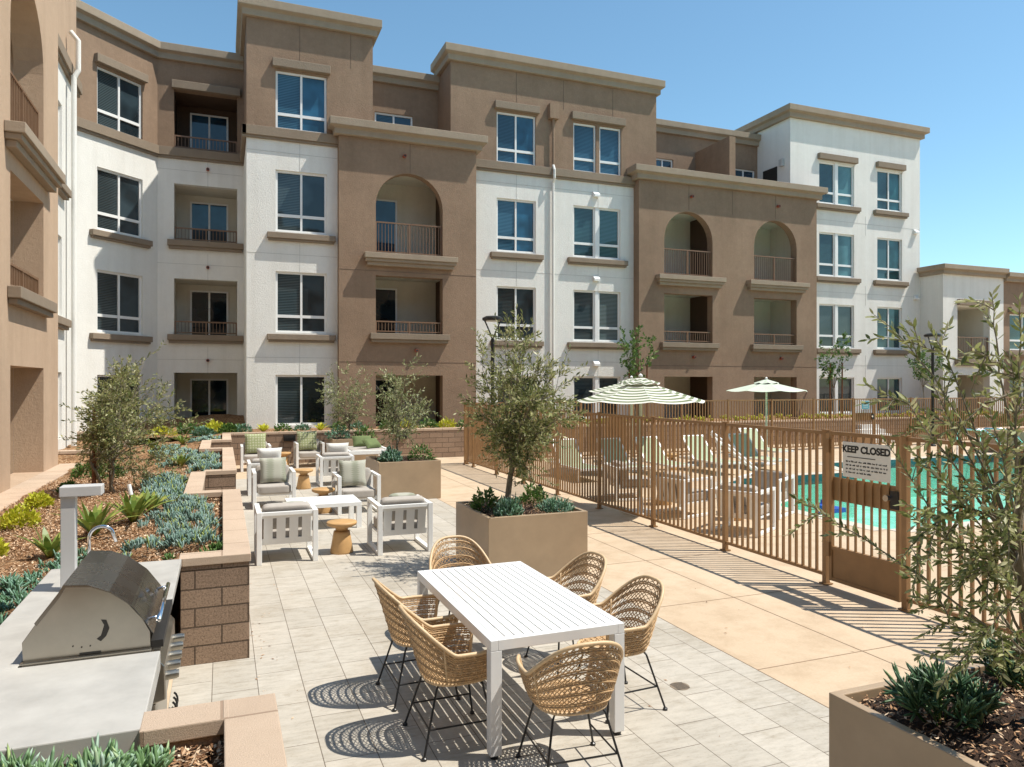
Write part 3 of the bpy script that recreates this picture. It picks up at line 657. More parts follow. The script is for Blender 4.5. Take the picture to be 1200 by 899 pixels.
# roofs and back so the building is a closed body
m = MB()
for (x0, x1, y0, z) in ((-4.9, .7, 27.7, 13.3), (.75, 4.6, 24.4, 13.7), (4.6, 7.5, 26.8, 13.3), (7.55, 15.9, 25.1, 13.7), (15.95, 22.9, 27.5, 13.3), (23, 30.7, 25.5, 13.8)): m.box(x0, x1, y0 + .25, 38, z - .3, z)
m.box(-4.9, 30.7, 38, 38.3, 0, 13.7); m.build('roof', 'roofing', bld)

def cj(M, us, zs, u0, u1, z0, z1, mat, v=0):
    m = MB(M)
    for u in us: m.box(u - .007, u + .007, v - .006, v - .0005, z0, z1)
    for z in zs: m.box(u0, u1, v - .006, v - .0005, z - .007, z + .007)
    m.build('control_joint', mat, bld)
plain('joint_white', (.55, .54, .50), .9); plain('joint_brown', (.15, .10, .07), .9)
for M_, us, u0, u1, hz in ((A, [-.45], -2.02, .7, 1), (B, [2.3], .72, 3.47, 1), (S2, [10.0, 13.36], 8.12, 14.9, 1), (T, [27.3], 23.75, 30.7, 1)):
    for f in range(3):      # short joints between the openings of one floor and the next
        cj(M_, us, [F[f][1] + .55], u0, u1, F[f][1] + .02, (F[f + 1][0] - .33) if f < 2 else 9.97, 'joint_white')
cj(B, [2.3, 3.9], [], 0, 0, 12.6, 13.7, 'joint_brown'); cj(S2, [10.0, 11.9, 14.0], [], 0, 0, 12.62, 13.7, 'joint_brown'); cj(C_, [5.8], [6.02, 3.05], 3.5, 8.1, 9.32, 10.28, 'joint_brown'); cj(D_, [17.2, 19.3, 21.5], [3.05], 14.95, 23.7, 9.2, 10.2, 'joint_brown')

# --- unseen building added behind the camera so the lower windows mirror something dark
opp = empty('reflection_building', (10, -8, 0), 0, 'four storey brown and white building added unseen behind the viewpoint for window reflections', 'building')
OM = frameM(45, -8, -1, 0); ow = [(2 + 4.2 * i, 3.7 + 4.2 * i, *F[k]) for i in range(18) for k in range(4)]
m = MB(OM); wall(m, 0, 80, 0, 9.98, ow, .2, 0); wall(m, 0, 80, 9.98, 13.6, ow, .2, 1); m.build('wall', ['stucco_tan', SB], opp)
for q in ow: m = MB(OM); m.box(q[0], q[1], .1, .14, q[2], q[3]); m.build('window', 'glass', opp)
m = MB(OM); m.box(-.2, 80.2, -.3, .4, 13.3, 13.8)
for a_ in (6, 22, 41, 60): m.box(a_, a_ + 7, -.35, 5, 13.85, 15.0)
m.build('cornice', 'trim_light', opp); m = MB(OM); m.box(0, 80, .5, 12, 12.9, 13.2); m.build('roof', 'roofing', opp)

# --- low building at the right
low = empty('low_apartment_building', (31, 24, 0), 0, 'lower two storey white and brown building beyond the tall one at the right edge', 'building')
L = FM(24.0); op = [(31.65, 33.82, .27, 2.75, 0), (31.65, 33.82, 3.47, 5.93, 0)]; wx = [(35.2, 37.2, *F[0]), (35.2, 37.2, F[1][0], 5.7)]
m = MB(L); wall(m, 30.72, 34.77, 0, 7.5, op, .3, 0); wall(m, 34.77, 48, 0, 7.4, wx, .2, 1); m.M = None
m.quad((30.72, 25.2, 0), (30.72, 24.0, 0), (30.72, 24.0, 7.5), (30.72, 25.2, 7.5), 0); m.build('wall', ['stucco_white', SB], low)
balcony(low, L, *op[0][:4], .27, 'stucco_cream', 'stucco_cream', (0, .35), None, 1.6, .3, None, 'glass_teal'); balcony(low, L, *op[1][:4], 3.47, 'stucco_cream', 'stucco_cream', (0, .35), (0, 1.06), 1.6, .3, 'thin', 'glass_teal')
for q, k in zip(wx, (0, 1)): window(low, L, *q, k, 'slider', k == 1, True, 'glass_teal')
hd = MB(L); hd.box(31.6, 33.87, -.16, -.003, 5.98, 6.25); hd.build('header', 'trim', low, bevel=.015)
cornice(low, [(30.74, 25.15), (30.74, 24.0), (34.77, 24.0)], 7.80, .42, .3); cornice(low, [(34.78, 24.0), (48, 24.0)], 7.65, .42, .3)
m = MB(); m.box(30.8, 48, 24.6, 38, 7.0, 7.3); m.build('roof', 'roofing', low)
# --- wing at the left edge (faces +X)
wing = empty('apartment_wing', (-3.3, 15, 0), 0, 'tan stucco wing at the left edge with deep balconies and a white downspout', 'building')
W = frameM(-3.25, 0, 0, 1)      # u = world Y ; into the wall = -X
op = [(14.32, 16.75, .62, 2.65, 0), (14.32, 16.75, 3.95, 5.88, 0), (14.32, 16.75, 6.60, 9.6, 1), (9.2, 11.6, .62, 2.65, 0), (9.2, 11.6, 3.95, 5.88, 0), (9.2, 11.6, 6.60, 9.6, 1)]
m = MB(W); wall(m, 7, 18.12, 0, 14, op, .5); m.M = None
m.quad((-3.25, 18.12, 0), (-3.6, 18.12, 0), (-3.6, 18.12, 14), (-3.25, 18.12, 14)); m.build('wall', 'stucco_tan', wing)
for a, b_ in ((14.32, 16.75), (9.2, 11.6)):
    balcony(wing, W, a, b_, .62, 2.65, .5, 'stucco_cream', 'stucco_tan', (.1, .8), None, 1.6, .5, None)
    balcony(wing, W, a, b_, 3.95, 5.88, 3.47, 'stucco_cream', 'stucco_tan', (.1, .8), (0, .46), 1.6, .5, 'thin')
    balcony(wing, W, a, b_, 6.60, 9.6, 6.60, 'stucco_cream', 'stucco_tan', (.1, .8), (0, 1.06), 1.6, .5, 'deep')
W2 = frameM(-3.6, 0, 0, 1); wx = [(18.9, 20.5, *F[k]) for k in range(3)]
m = MB(W2); wall(m, 18.12, 22.4, 0, 9.98, wx, .2, 0); wall(m, 18.12, 22.4, 9.98, 14, [], .2, 1); m.M = None; m.quad((-3.6, 22.4, 0), (-6, 24.0, 0), (-6, 24.0, 14), (-3.6, 22.4, 14), 0)
m.build('wall', ['stucco_white', 'stucco_tan'], wing)
for k in range(3): window(wing, W2, 18.9, 20.5, *F[k], k, 'slider', k > 0)
band(wing, W2, 18.13, 22.5)
dp = MB(); dp.tube([(-3.42, 20.97, .8), (-3.42, 20.97, 10.0)], .062, 10); dp.tube([(-3.42, 20.97, 9.95), (-3.33, 21.0, 10.15), (-3.33, 21.0, 10.9), (-3.5, 21.0, 11.1)], .06, 10)
dp.build('downspout', 'stucco_white', wing)
m = MB(); m.box(-12, -3.4, 7, 22.3, 13.4, 13.9); m.box(-12, -11.7, 7, 24, 0, 13.4); m.build('roof', 'roofing', wing)

# ------------------------------------------------------------------ retaining walls, beds
def caps(mb, x0, x1, y0, y1, z, t=.07, o=.012): mb.box(x0 - o, x1 + o, y0 - o, y1 + o, z - t, z, 1)
def block_wall(name, segs, z, label, z0=0.0, group=None):
    z0 = 0.0
    mb = MB()
    for i, (x0, x1, y0, y1) in enumerate(segs):
        mb.box(x0, x1, y0, y1, z0, z - .07, 0); caps(mb, x0, x1, y0, y1, z + i * .0015)
    root = mb.build(name, ['block', 'cap'], None, bevel=.006)
    tag(root, label, 'wall', group); return root
block_wall('retaining_wall', [(-.32, .22, 6.66, 6.86), (.02, .22, 6.86, 10.76), (-.46, .018, 10.56, 10.76), (-.46, -.26, 10.76, 13.1), (-.26, .22, 13.1, 13.3), (.02, .22, 13.3, 17.8),
    (-.46, .018, 17.6, 17.8), (-.46, -.26, 17.8, 20.2), (-.26, .22, 20.2, 20.4), (.02, .22, 20.4, 22.5)], .90, 'zigzag split-face block retaining wall with pale cap beside the lounge seating')
block_wall('back_retaining_wall', [(.02, 34, 22.5, 22.72)], .93, 'long reddish block wall running below the building behind the lounge and pool')
block_wall('wing_curb_wall', [(-3.24, -2.82, 5, 18.3)], .62, 'pale capped low curb wall along the foot of the tan wing', .3)
block_wall('terrace_step_wall', [(-3.6, -2.35, 19.2, 19.45)], .82, 'short low terrace wall beside the white downspout', .2)
block_wall('terrace_step_wall', [(-4.2, -2.3, 22.6, 22.85)], 1.05, 'short terrace wall at the foot of the angled white wall', .2)
block_wall('retaining_wall', [(.02, .22, 1.0, 3.60), (-.31, .018, 3.42, 3.60)], .90, 'pale capped corner block wall in the left foreground between the counter and the pavers')
# step lights on the back wall
for i, x in enumerate((1.85, 5.2)):
    r = MB(); r.box(x - .17, x + .17, 22.44, 22.498, .66, .82, 0); r.box(x - .14, x + .14, 22.435, 22.44, .68, .80, 1)
    for k in range(3): r.box(x - .13, x + .13, 22.425, 22.436, .675 + k * .035, .69 + k * .035, 0)
    tag(r.build('wall_light', ['black_metal', 'dark']), ('black louvred step light in the back wall above the left far chairs', 'black louvred step light in the back wall behind the planter olive tree')[i], 'wall light', 'step lights in the back wall')
# mulch beds
def zbed(x, y): return .60 + (np.clip(x, -2.9, 0) + 2.9) / 2.9 * .20
def bed(name, x0, x1, y0, y1, fz, step=.09):
    nx, ny = max(2, int((x1 - x0) / step)), max(2, int((y1 - y0) / step))
    X, Y = np.meshgrid(np.linspace(x0, x1, nx), np.linspace(y0, y1, ny))
    Z = fz(X, Y) + .018 * np.sin(X * 3.1 + Y * 1.7) + .012 * np.sin(Y * 5.3 - X * 2.2) + rng.normal(0, .008, X.shape)
    V = np.stack([X, Y, Z], -1).reshape(-1, 3); i = np.arange((nx) * (ny)).reshape(ny, nx)
    Fc = np.stack([i[:-1, :-1], i[:-1, 1:], i[1:, 1:], i[1:, :-1]], -1).reshape(-1, 4)
    return struct(npobj(name, V, Fc, 'mulch', smooth=True))
bed('mulch_bed', -2.83, -.36, 6.80, 22.6, zbed)
for a_, b_ in ((6.8, 10.6), (13.2, 17.7), (20.3, 22.6)): bed('mulch_bed', -.36, .03, a_, b_, zbed)
bed('counter_mulch_bed', -2.83, -1.225, 3.0, 6.80, zbed)
bed('back_mulch_bed', -3.6, 34, 22.6, 24.9, lambda X, Y: .84 + (Y - 22.6) * .06, .16)
bed('rear_mulch_bed', -4.2, .7, 22.6, 27.4, lambda X, Y: zbed(X, Y) - .01 + (Y - 22.6) * .10, .16)
bed('corner_mulch_bed', -1.6, .03, 1.0, 3.43, lambda X, Y: .78 + 0 * X, .05)
bed('side_mulch_bed', -3.6, -2.5, 18.2, 22.7, lambda X, Y: .58 + np.clip((Y - 18.2) * .15, 0, .2), .12)

def notch(x, y): return (x > -.48) & (((y > 10.54) & (y < 13.32)) | ((y > 17.58) & (y < 20.42)))
def chips(name, region, n, fz, lo=.012, hi=.035):
    x0, x1, y0, y1 = region
    P = np.stack([rng.uniform(x0, x1, n), rng.uniform(y0, y1, n), np.zeros(n)], -1); P = P[~notch(P[:, 0], P[:, 1])]; n = len(P); P[:, 2] = fz(P[:, 0], P[:, 1]) + rng.uniform(.012, .035, n)
    th = rng.uniform(0, 6.28, n); L = rng.uniform(lo, hi, n); Wd = L * rng.uniform(.2, .5, n); tl = rng.normal(0, .45, n)
    d = np.stack([np.cos(th), np.sin(th), np.sin(tl)], -1); w_ = np.stack([-np.sin(th), np.cos(th), rng.normal(0, .4, n)], -1)
    V = np.stack([P - d * L[:, None], P + w_ * Wd[:, None], P + d * L[:, None], P - w_ * Wd[:, None]], 1).reshape(-1, 3)
    return tag(npobj(name, V, np.arange(4 * n).reshape(n, 4), 'chip'), kind='stuff')
o = chips('wood_chips', (-2.8, 0, 6.9, 15), 42000, zbed, .006, .021); tag(o, 'shredded brown wood chips over the long left bed', 'wood chips')
o = chips('wood_chips', (-.9, .01, 2.6, 3.41), 5000, lambda x, y: .78 + 0 * x, .006, .02); tag(o, 'shredded brown wood chips in the small corner bed', 'wood chips')

# ------------------------------------------------------------------ vegetation generators
def fingers(P, D, L, Wd, n=4):
    """spindle leaves: base point P, direction D, length L, half width Wd"""
    k = len(P); up = np.tile([0, 0, 1.0], (k, 1)); up[np.abs(D[:, 2]) > .95] = [1, 0, 0]
    A = np.cross(D, up); A /= np.linalg.norm(A, axis=1, keepdims=True) + 1e-9; Bv = np.cross(D, A)
    rings = []
    for f, wv in ((.0, .45), (.45, 1.0), (.8, .75)):
        c = P + D * (L * f)[:, None]
        rings.append(np.stack([c + (A * math.cos(q) + Bv * math.sin(q)) * (Wd * wv)[:, None] for q in np.arange(n) * 2 * math.pi / n], 1))
    tip = (P + D * L[:, None])[:, None]
    V = np.concatenate(rings + [tip], 1); m = 3 * n + 1
    fs = []
    for r in range(2):
        for q in range(n): fs.append((r * n + q, r * n + (q + 1) % n, (r + 1) * n + (q + 1) % n, (r + 1) * n + q))
    for q in range(n): fs.append((2 * n + q, 2 * n + (q + 1) % n, m - 1, m - 1))
    Fq = np.array(fs)[None] + (np.arange(k) * m)[:, None, None]
    Fq = Fq.reshape(-1, 4); return V.reshape(-1, 3), Fq
def fobj(name, V, Fq, mat, parent=None):
    # split tips (degenerate quads) into triangles through bmesh-free path
    me = bpy.data.meshes.new(name); tri = Fq[:, 2] == Fq[:, 3]
    Q = Fq[~tri]; T3 = Fq[tri][:, :3]
    loops = np.concatenate([Q.ravel(), T3.ravel()]).astype(np.int32)
    starts = np.concatenate([np.arange(len(Q)) * 4, len(Q) * 4 + np.arange(len(T3)) * 3]).astype(np.int32)
    me.vertices.add(len(V)); me.vertices.foreach_set('co', V.astype(np.float32).ravel())
    me.loops.add(len(loops)); me.loops.foreach_set('vertex_index', loops)
    me.polygons.add(len(starts)); me.polygons.foreach_set('loop_start', starts)
    me.polygons.foreach_set('use_smooth', np.ones(len(starts), dtype=bool))
    me.update(calc_edges=True); me.materials.append(MATS[mat])
    o = bpy.data.objects.new(name, me); col.objects.link(o)
    if parent: setp(o, parent)
    return o
def norm(a): return a / (np.linalg.norm(a, axis=1, keepdims=True) + 1e-9)
def leaves(P, D, L, Wd, fold=.25):
    k = len(P); r = norm(rng.normal(size=(k, 3))); S = norm(np.cross(D, r)); Nn = np.cross(D, S)
    a = P; m = P + D * (L * .5)[:, None]; t = P + D * L[:, None] + Nn * (L * .08)[:, None]
    V = np.stack([a, m + S * Wd[:, None] + Nn * (Wd * fold)[:, None], t, m - S * Wd[:, None] + Nn * (Wd * fold)[:, None]], 1)
    return V.reshape(-1, 3), np.arange(4 * k).reshape(k, 4)
def rosettes(C, per, L, Wd, spread=.55, jit=.02):
    """per fingers around each centre"""
    k = len(C); n = k * per; q_ = rng.uniform(.55, 1.15, k) * (.85 + .3 * np.sin(C[:, 0] * 9 + 1) * np.sin(C[:, 1] * 8)); L = L * np.repeat(q_, per); P = np.repeat(C, per, 0) + rng.normal(0, jit, (n, 3)) * [1, 1, .3]
    D = rng.normal(0, spread, (n, 3)); D[:, 2] = 1; D = norm(D)
    return fingers(P, D, L * rng.uniform(.65, 1.15, n), Wd * rng.uniform(.8, 1.15, n))
def patch(name, blobs, dens, per, L, Wd, mat, label, cat='succulent patch', fz=zbed, kind='stuff', group=None, hump=.06, spread=.38):
    Cs = []
    for (cx_, cy_, rx, ry) in blobs:
        n_ = int(dens * math.pi * rx * ry); a = rng.uniform(0, 6.28, n_); q = np.sqrt(rng.uniform(0, 1, n_)) * (1 + .12 * np.sin(a * 3 + cx_ * 5) + .08 * np.sin(a * 5 + cy_))
        X, Y = cx_ + rx * q * np.cos(a), cy_ + ry * q * np.sin(a)
        kp = np.sin(X * 13 + cx_ * 3) * np.sin(Y * 10 + 2) + .5 * np.sin(X * 5 + Y * 7) > -.38
        X, Y, q = X[kp], Y[kp], q[kp]
        Cs.append(np.stack([X, Y, fz(X, Y) + hump * (1 - q ** 2) + .01 * np.sin(X * 20) * np.sin(Y * 17)], -1))
    Cs = np.concatenate(Cs); Cs = Cs[~notch(Cs[:, 0], Cs[:, 1])] if fz is zbed else Cs
    V, Fq = rosettes(Cs, per, L, Wd, spread)
    o = fobj(name, V, Fq, mat); return tag(o, label, cat, group, kind)

def tube_np(segs, n=5):
    """segs: list of (points Nx3, radii N)"""
    mb = MB()
    for pts, rr in segs: mb.tube([tuple(p) for p in pts], list(rr), n)
    return mb
def olive(base, crown, radii, trunk_h, r0, limbs, twigs, per, L, Wd, mat, label, group=None, stems=1, tw_len=.35, up=.6, lean=(0, 0), seed=1, name='olive_tree', cat='tree', shell=.5, cmin=None, droop=.0):
    g = np.random.default_rng(seed); base = np.array(base, float); crown = np.array(crown, float); radii = np.array(radii, float)
    root = empty(name, tuple(base), 0, label, cat, group); segs = []; limb_pts = []
    for s_ in range(stems):
        off = g.normal(0, .05, 3) * [1, 1, 0] if stems > 1 else np.zeros(3)
        p0 = base + off - [0, 0, .06]; top = base + np.array([lean[0], lean[1], trunk_h]) + off * 3
        t = np.linspace(0, 1, 7)[:, None]; tp = p0 + (top - p0) * t + g.normal(0, .012 + .008 * trunk_h, (7, 3)) * np.sin(t * math.pi)
        segs.append((tp, np.linspace(r0, r0 * .72, 7)))
        for l in range(limbs // stems):
            v = norm(g.normal(size=(1, 3)))[0]; v[2] = abs(v[2]) * .9 - .25 if g.random() < .75 else v[2]
            tgt = crown + v * radii * g.uniform(.6, .97)
            st = tp[-1] if g.random() < .6 else tp[4 + int(g.integers(0, 3))]
            q = np.linspace(0, 1, 9)[:, None]; mid = (st + tgt) / 2 + np.array([0, 0, .12 * np.linalg.norm(tgt - st)]) * g.uniform(-.3, 1.0) + g.normal(0, .06, 3)
            cv = st * (1 - q) ** 2 + 2 * mid * q * (1 - q) + tgt * q ** 2 + g.normal(0, .010, (9, 3))
            segs.append((cv, np.linspace(r0 * .32, .003, 9))); limb_pts.append(cv)
    P, D, Ls = [], [], []
    for k in range(twigs):
        cv = limb_pts[int(g.integers(0, len(limb_pts)))]; i = int(g.integers(2, 9)); st = cv[i]
        v = norm(g.normal(size=(1, 3)))[0]; outw = (st - crown) / radii; outw = outw / (np.linalg.norm(outw) + .3)
        d = v * .75 + outw * .8 + np.array([0, 0, up * g.uniform(.2, 1.2)]); d /= np.linalg.norm(d)
        ln = tw_len * g.uniform(.5, 1.3); q = np.linspace(0, 1, 5)[:, None]
        tw = st + d * ln * q + np.array([0, 0, -1]) * droop * q ** 2 * ln + g.normal(0, .01, (5, 3)) * q
        e = (tw[-1] - crown) / radii
        if np.linalg.norm(e) > 1.22: continue
        segs.append((tw, np.linspace(.003, .0012, 5)))
        f = np.linspace(.12, 1, per); pts = np.stack([np.interp(f, q[:, 0], tw[:, c]) for c in range(3)], -1)
        side = norm(np.cross(np.tile(d, (per, 1)), g.normal(size=(per, 3))))
        sgn = np.where(np.arange(per) % 2 == 0, 1, -1)[:, None]
        dd = norm(d * .85 + side * sgn * .8 + g.normal(0, .18, (per, 3)))
        P.append(pts); D.append(dd); Ls.append(L * g.uniform(.7, 1.15, per))
    P = np.concatenate(P); D = np.concatenate(D); Ls = np.concatenate(Ls)
    V, Fq = leaves(P, D, Ls, Wd * Ls / L)
    tr = tube_np(segs, 5).build('trunk', 'bark', None, smooth=True, uv=False)
    cr = npobj('crown', V, Fq, mat)
    for o in (tr, cr): setp(o, root)
    return root
def shrub(name, c, r, n, L, Wd, mat, label, cat='shrub', group=None, style='leaf', seed=1):
    g = np.random.default_rng(seed); c = np.array(c, float); r = np.array(r, float)
    v = norm(g.normal(size=(n, 3))); v[:, 2] = np.abs(v[:, 2]); q = g.uniform(.35, 1, n) ** .5
    lump = 1 + .16 * np.sin(v[:, 0] * 6 + seed) * np.cos(v[:, 1] * 5 + seed * 2)
    P = c + v * r * (q * lump)[:, None]
    D = norm(v * .8 + g.normal(0, .45, (n, 3)) + [0, 0, .45])
    if style == 'leaf': V, Fq = leaves(P, D, L * g.uniform(.6, 1.2, n), Wd * g.uniform(.7, 1.2, n)); o = npobj(name, V, Fq, mat)
    else: V, Fq = fingers(P - D * L * .5, norm(D + [0, 0, .5]), L * g.uniform(.6, 1.2, n), Wd * g.uniform(.8, 1.2, n)); o = fobj(name, V, Fq, mat)
    return tag(o, label, cat, group)
def agave(name, c, n, L, Wd, mat, label, cat='agave', group=None, seed=1, upr=.9):
    g = np.random.default_rng(seed); mb = MB()
    for k in range(n):
        a = k * 2.4 + g.uniform(-.2, .2); el = (.95 + .52 * (k / n)) * upr + g.uniform(-.1, .1); ln = L * g.uniform(.75, 1.1) * (1 - .15 * k / n)
        d = Vector((math.cos(a), math.sin(a), 0)); s_ = Vector((-math.sin(a), math.cos(a), 0)); base_ = Vector(c) + d * .02
        prev = None
        for i, (f, wv) in enumerate(((0, .55), (.2, .8), (.45, 1), (.7, .8), (.88, .4), (1, .03))):
            e = el + .35 * f * (1 - k / n) * -1; p = base_ + (d * math.cos(e) + Vector((0, 0, 1)) * math.sin(e)) * ln * f + Vector((0, 0, -.06 * f * f * ln))
            tri = [p - s_ * Wd * wv + Vector((0, 0, Wd * wv * .35)), p - d * .004, p + s_ * Wd * wv + Vector((0, 0, Wd * wv * .35))]
            if prev: mb.add(prev + tri, [(0, 1, 4, 3), (1, 2, 5, 4)])
            prev = tri
    # one island per leaf is wanted for the colour variation: merge rows
    o = mb.build(name, mat, None, smooth=True, uv=False)
    return tag(o, label, cat, group)

# ------------------------------------------------------------------ fence, gates, sign
def fence_run(name, x0, y0, x1, y1, posts, label, h=1.80, skip=None, sp=.112, pk=.0135):
    d = Vector((x1 - x0, y1 - y0)); Ln = d.length; M = frameM(x0, y0, d.x, d.y)
    root = empty(name, (x0, y0, 0), 0, label, 'fence')
    for i, (a, b_) in enumerate(zip(posts[:-1], posts[1:])):
        p = MB(M); a2, b2 = a + .032, b_ - .032
        p.box(a2, b2, -.02, .02, h - .045, h - .005); p.box(a2, b2, -.018, .018, .10, .138)
        n_ = max(1, round((b2 - a2) / sp))
        for k in range(1, n_): x = a2 + (b2 - a2) * k / n_; p.box(x - pk, x + pk, -pk, pk, .136, h - .043)
        p.build('panel', 'fence_metal', root)
    for a in posts:
        p = MB(M); p.box(a - .03, a + .03, -.03, .03, 0, h); p.box(a - .036, a + .036, -.036, .036, h, h + .015); p.box(a - .055, a + .055, -.055, .055, .0065, .02); p.build('post', 'fence_metal', root)
    return root
FX = 6.58
ps = [20.35 - y for y in (20.35, 19.6, 17.75, 15.9, 14.04, 12.19, 10.34, 8.49, 6.64)]
fence_run('pool_fence', FX, 20.35, FX, 6.6, ps, 'bronze picket fence between the walkway and the pool from the far corner to the gate')
fence_run('pool_fence', FX, 5.56, FX, 1.5, [0, 1.9, 3.8], 'bronze picket fence right of the pool gate behind the near olive tree')
ps = [0.06 + 1.85 * k for k in range(9)]
fence_run('pool_fence', FX, 20.35, 40, 20.35, ps[:9], 'bronze picket fence across the far side of the pool left of the far gate')
x = FX + ps[8] + 1.05
fence_run('pool_fence', x, 20.35, 45, 20.35, [0, 1.85, 3.7, 5.55, 7.4, 9.25, 11.1, 12.95], 'bronze picket fence across the far side of the pool right of the far gate')
def gate(name, M, w, label, sign=None):
    root = empty(name, tuple(M.translation), 0, label, 'gate')
    f = MB(M); h = 1.80
    f.box(.035, .075, -.022, .022, .07, h); f.box(w - .075, w - .035, -.022, .022, .07, h); f.box(.075, w - .075, -.02, .02, h - .045, h - .003); f.box(.075, w - .075, -.02, .02, .07, .11)
    f.box(.075, w - .075, -.021, .021, .43, .47)
    f.build('gate_frame', 'fence_metal', root)
    k = MB(M); k.box(.076, w - .076, -.008, .008, .11, .43); k.build('kick_plate', 'fence_metal', root); k = MB(M); k.box(.076, w - .076, .011, .018, 1.0, 1.27); k.build('lock_plate', 'fence_metal', root)
    p = MB(M); n_ = 8
    for i in range(1, n_): x_ = .075 + (w - .15) * i / n_; p.box(x_ - .0105, x_ + .0105, -.0105, .0105, .47, h - .045)
    p.build('pickets', 'fence_metal', root)
    for z in (.35, 1.55):
        hg = MB(M); hg.box(.012, .055, -.045, -.023, z, z + .16); hg.build('hinge', 'fence_metal', root)
    lk = MB(M); lk.box(w - .13, w - .03, -.04, -.023, 1.03, 1.22, 0); lk.tube([(w - .16, -.02, 1.14), (w - .16, -.075, 1.14)], .035, 14, mi=1)
    lk.build('lock_box', ['black_metal', 'chrome'], root)
    return root
# the near gate: hinge post at Y=6.64, latch post at Y=5.56 ; local u runs toward the camera
GM = frameM(FX, 6.61, 0, -1)
gate('pool_gate', GM, 1.02, 'bronze pool gate with solid kick plate and round lock between the near fence runs')
def text_mesh(name, body, size, M, mat, bold=0):
    cu = bpy.data.curves.new(name, 'FONT'); cu.body = body; cu.size = size; cu.align_x = 'CENTER'; cu.align_y = 'CENTER'; cu.extrude = .0008; cu.offset = bold
    t = bpy.data.objects.new(name, cu); col.objects.link(t); dg = bpy.context.evaluated_depsgraph_get(); dg.update()
    me = bpy.data.meshes.new_from_object(t.evaluated_get(dg)); bpy.data.objects.remove(t); me.transform(M); me.materials.clear(); me.materials.append(MATS[mat])
    o = bpy.data.objects.new(name, me); col.objects.link(o); return o
# sign on the gate: world Y from 6.36 to 5.72, z from 1.30 to 1.70
sm = MB(GM); u0, u1 = .25, .89; sm.box(u0, u1, -.036, -.028, 1.30, 1.695)
sg = sm.build('gate_sign', 'sign_white', None, bevel=.004); tag(sg, 'white sign reading KEEP CLOSED above rows of small print on the near pool gate', 'sign')
def TM(u, z): return GM @ Matrix.Translation((u, -.0375, z)) @ Matrix.Rotation(R(90), 4, 'X')
setp(text_mesh('lettering', 'KEEP CLOSED', .104, TM(.57, 1.612), 'black_metal', .0045), sg)
b_ = MB(GM); b_.box(.32, .70, -.039, -.036, 1.525, 1.533); b_.build('rule_line', 'black_metal', sg)
b_ = MB(GM)
rr = random.Random(3)
for r_, z in enumerate((1.475, 1.435, 1.395, 1.355)):      # small print, too small to read in the photograph
    x = .30
    while x < .84 - (.2 if r_ == 3 else 0):
        w_ = rr.uniform(.02, .055)
        for k in range(int(w_ / .009)):
            hgt = rr.choice((.010, .013, .018)); b_.box(x + k * .009, x + k * .009 + .0045, -.0388, -.036, z - .006, z - .006 + hgt)
            b_.box(x + k * .009, x + k * .009 + .0075, -.0385, -.036, z - .006 + rr.choice((0, .005, .009)), z - .003 + rr.choice((0, .005, .009)))
        x += w_ + .012
b_.build('small_print', 'black_metal', sg)
x0g = FX + ps[0] * 0 + (0.06 + 1.85 * 8)
gate('pool_gate', frameM(x0g + .02, 20.35, 1, 0), 1.01, 'distant bronze gate with a small teal notice in the far pool fence')
nb = MB(); nb.box(x0g + .36, x0g + .74, 20.30, 20.315, 1.40, 1.72, 0); nb.box(x0g + .38, x0g + .72, 20.295, 20.30, 1.42, 1.70, 1)
for k in range(4): nb.box(x0g + .43, x0g + .67, 20.292, 20.295, 1.47 + k * .055, 1.485 + k * .055, 0)
tag(nb.build('notice_sign', ['sign_white', 'sign_teal'], None), 'small teal notice with a pale border on the far pool gate', 'sign')

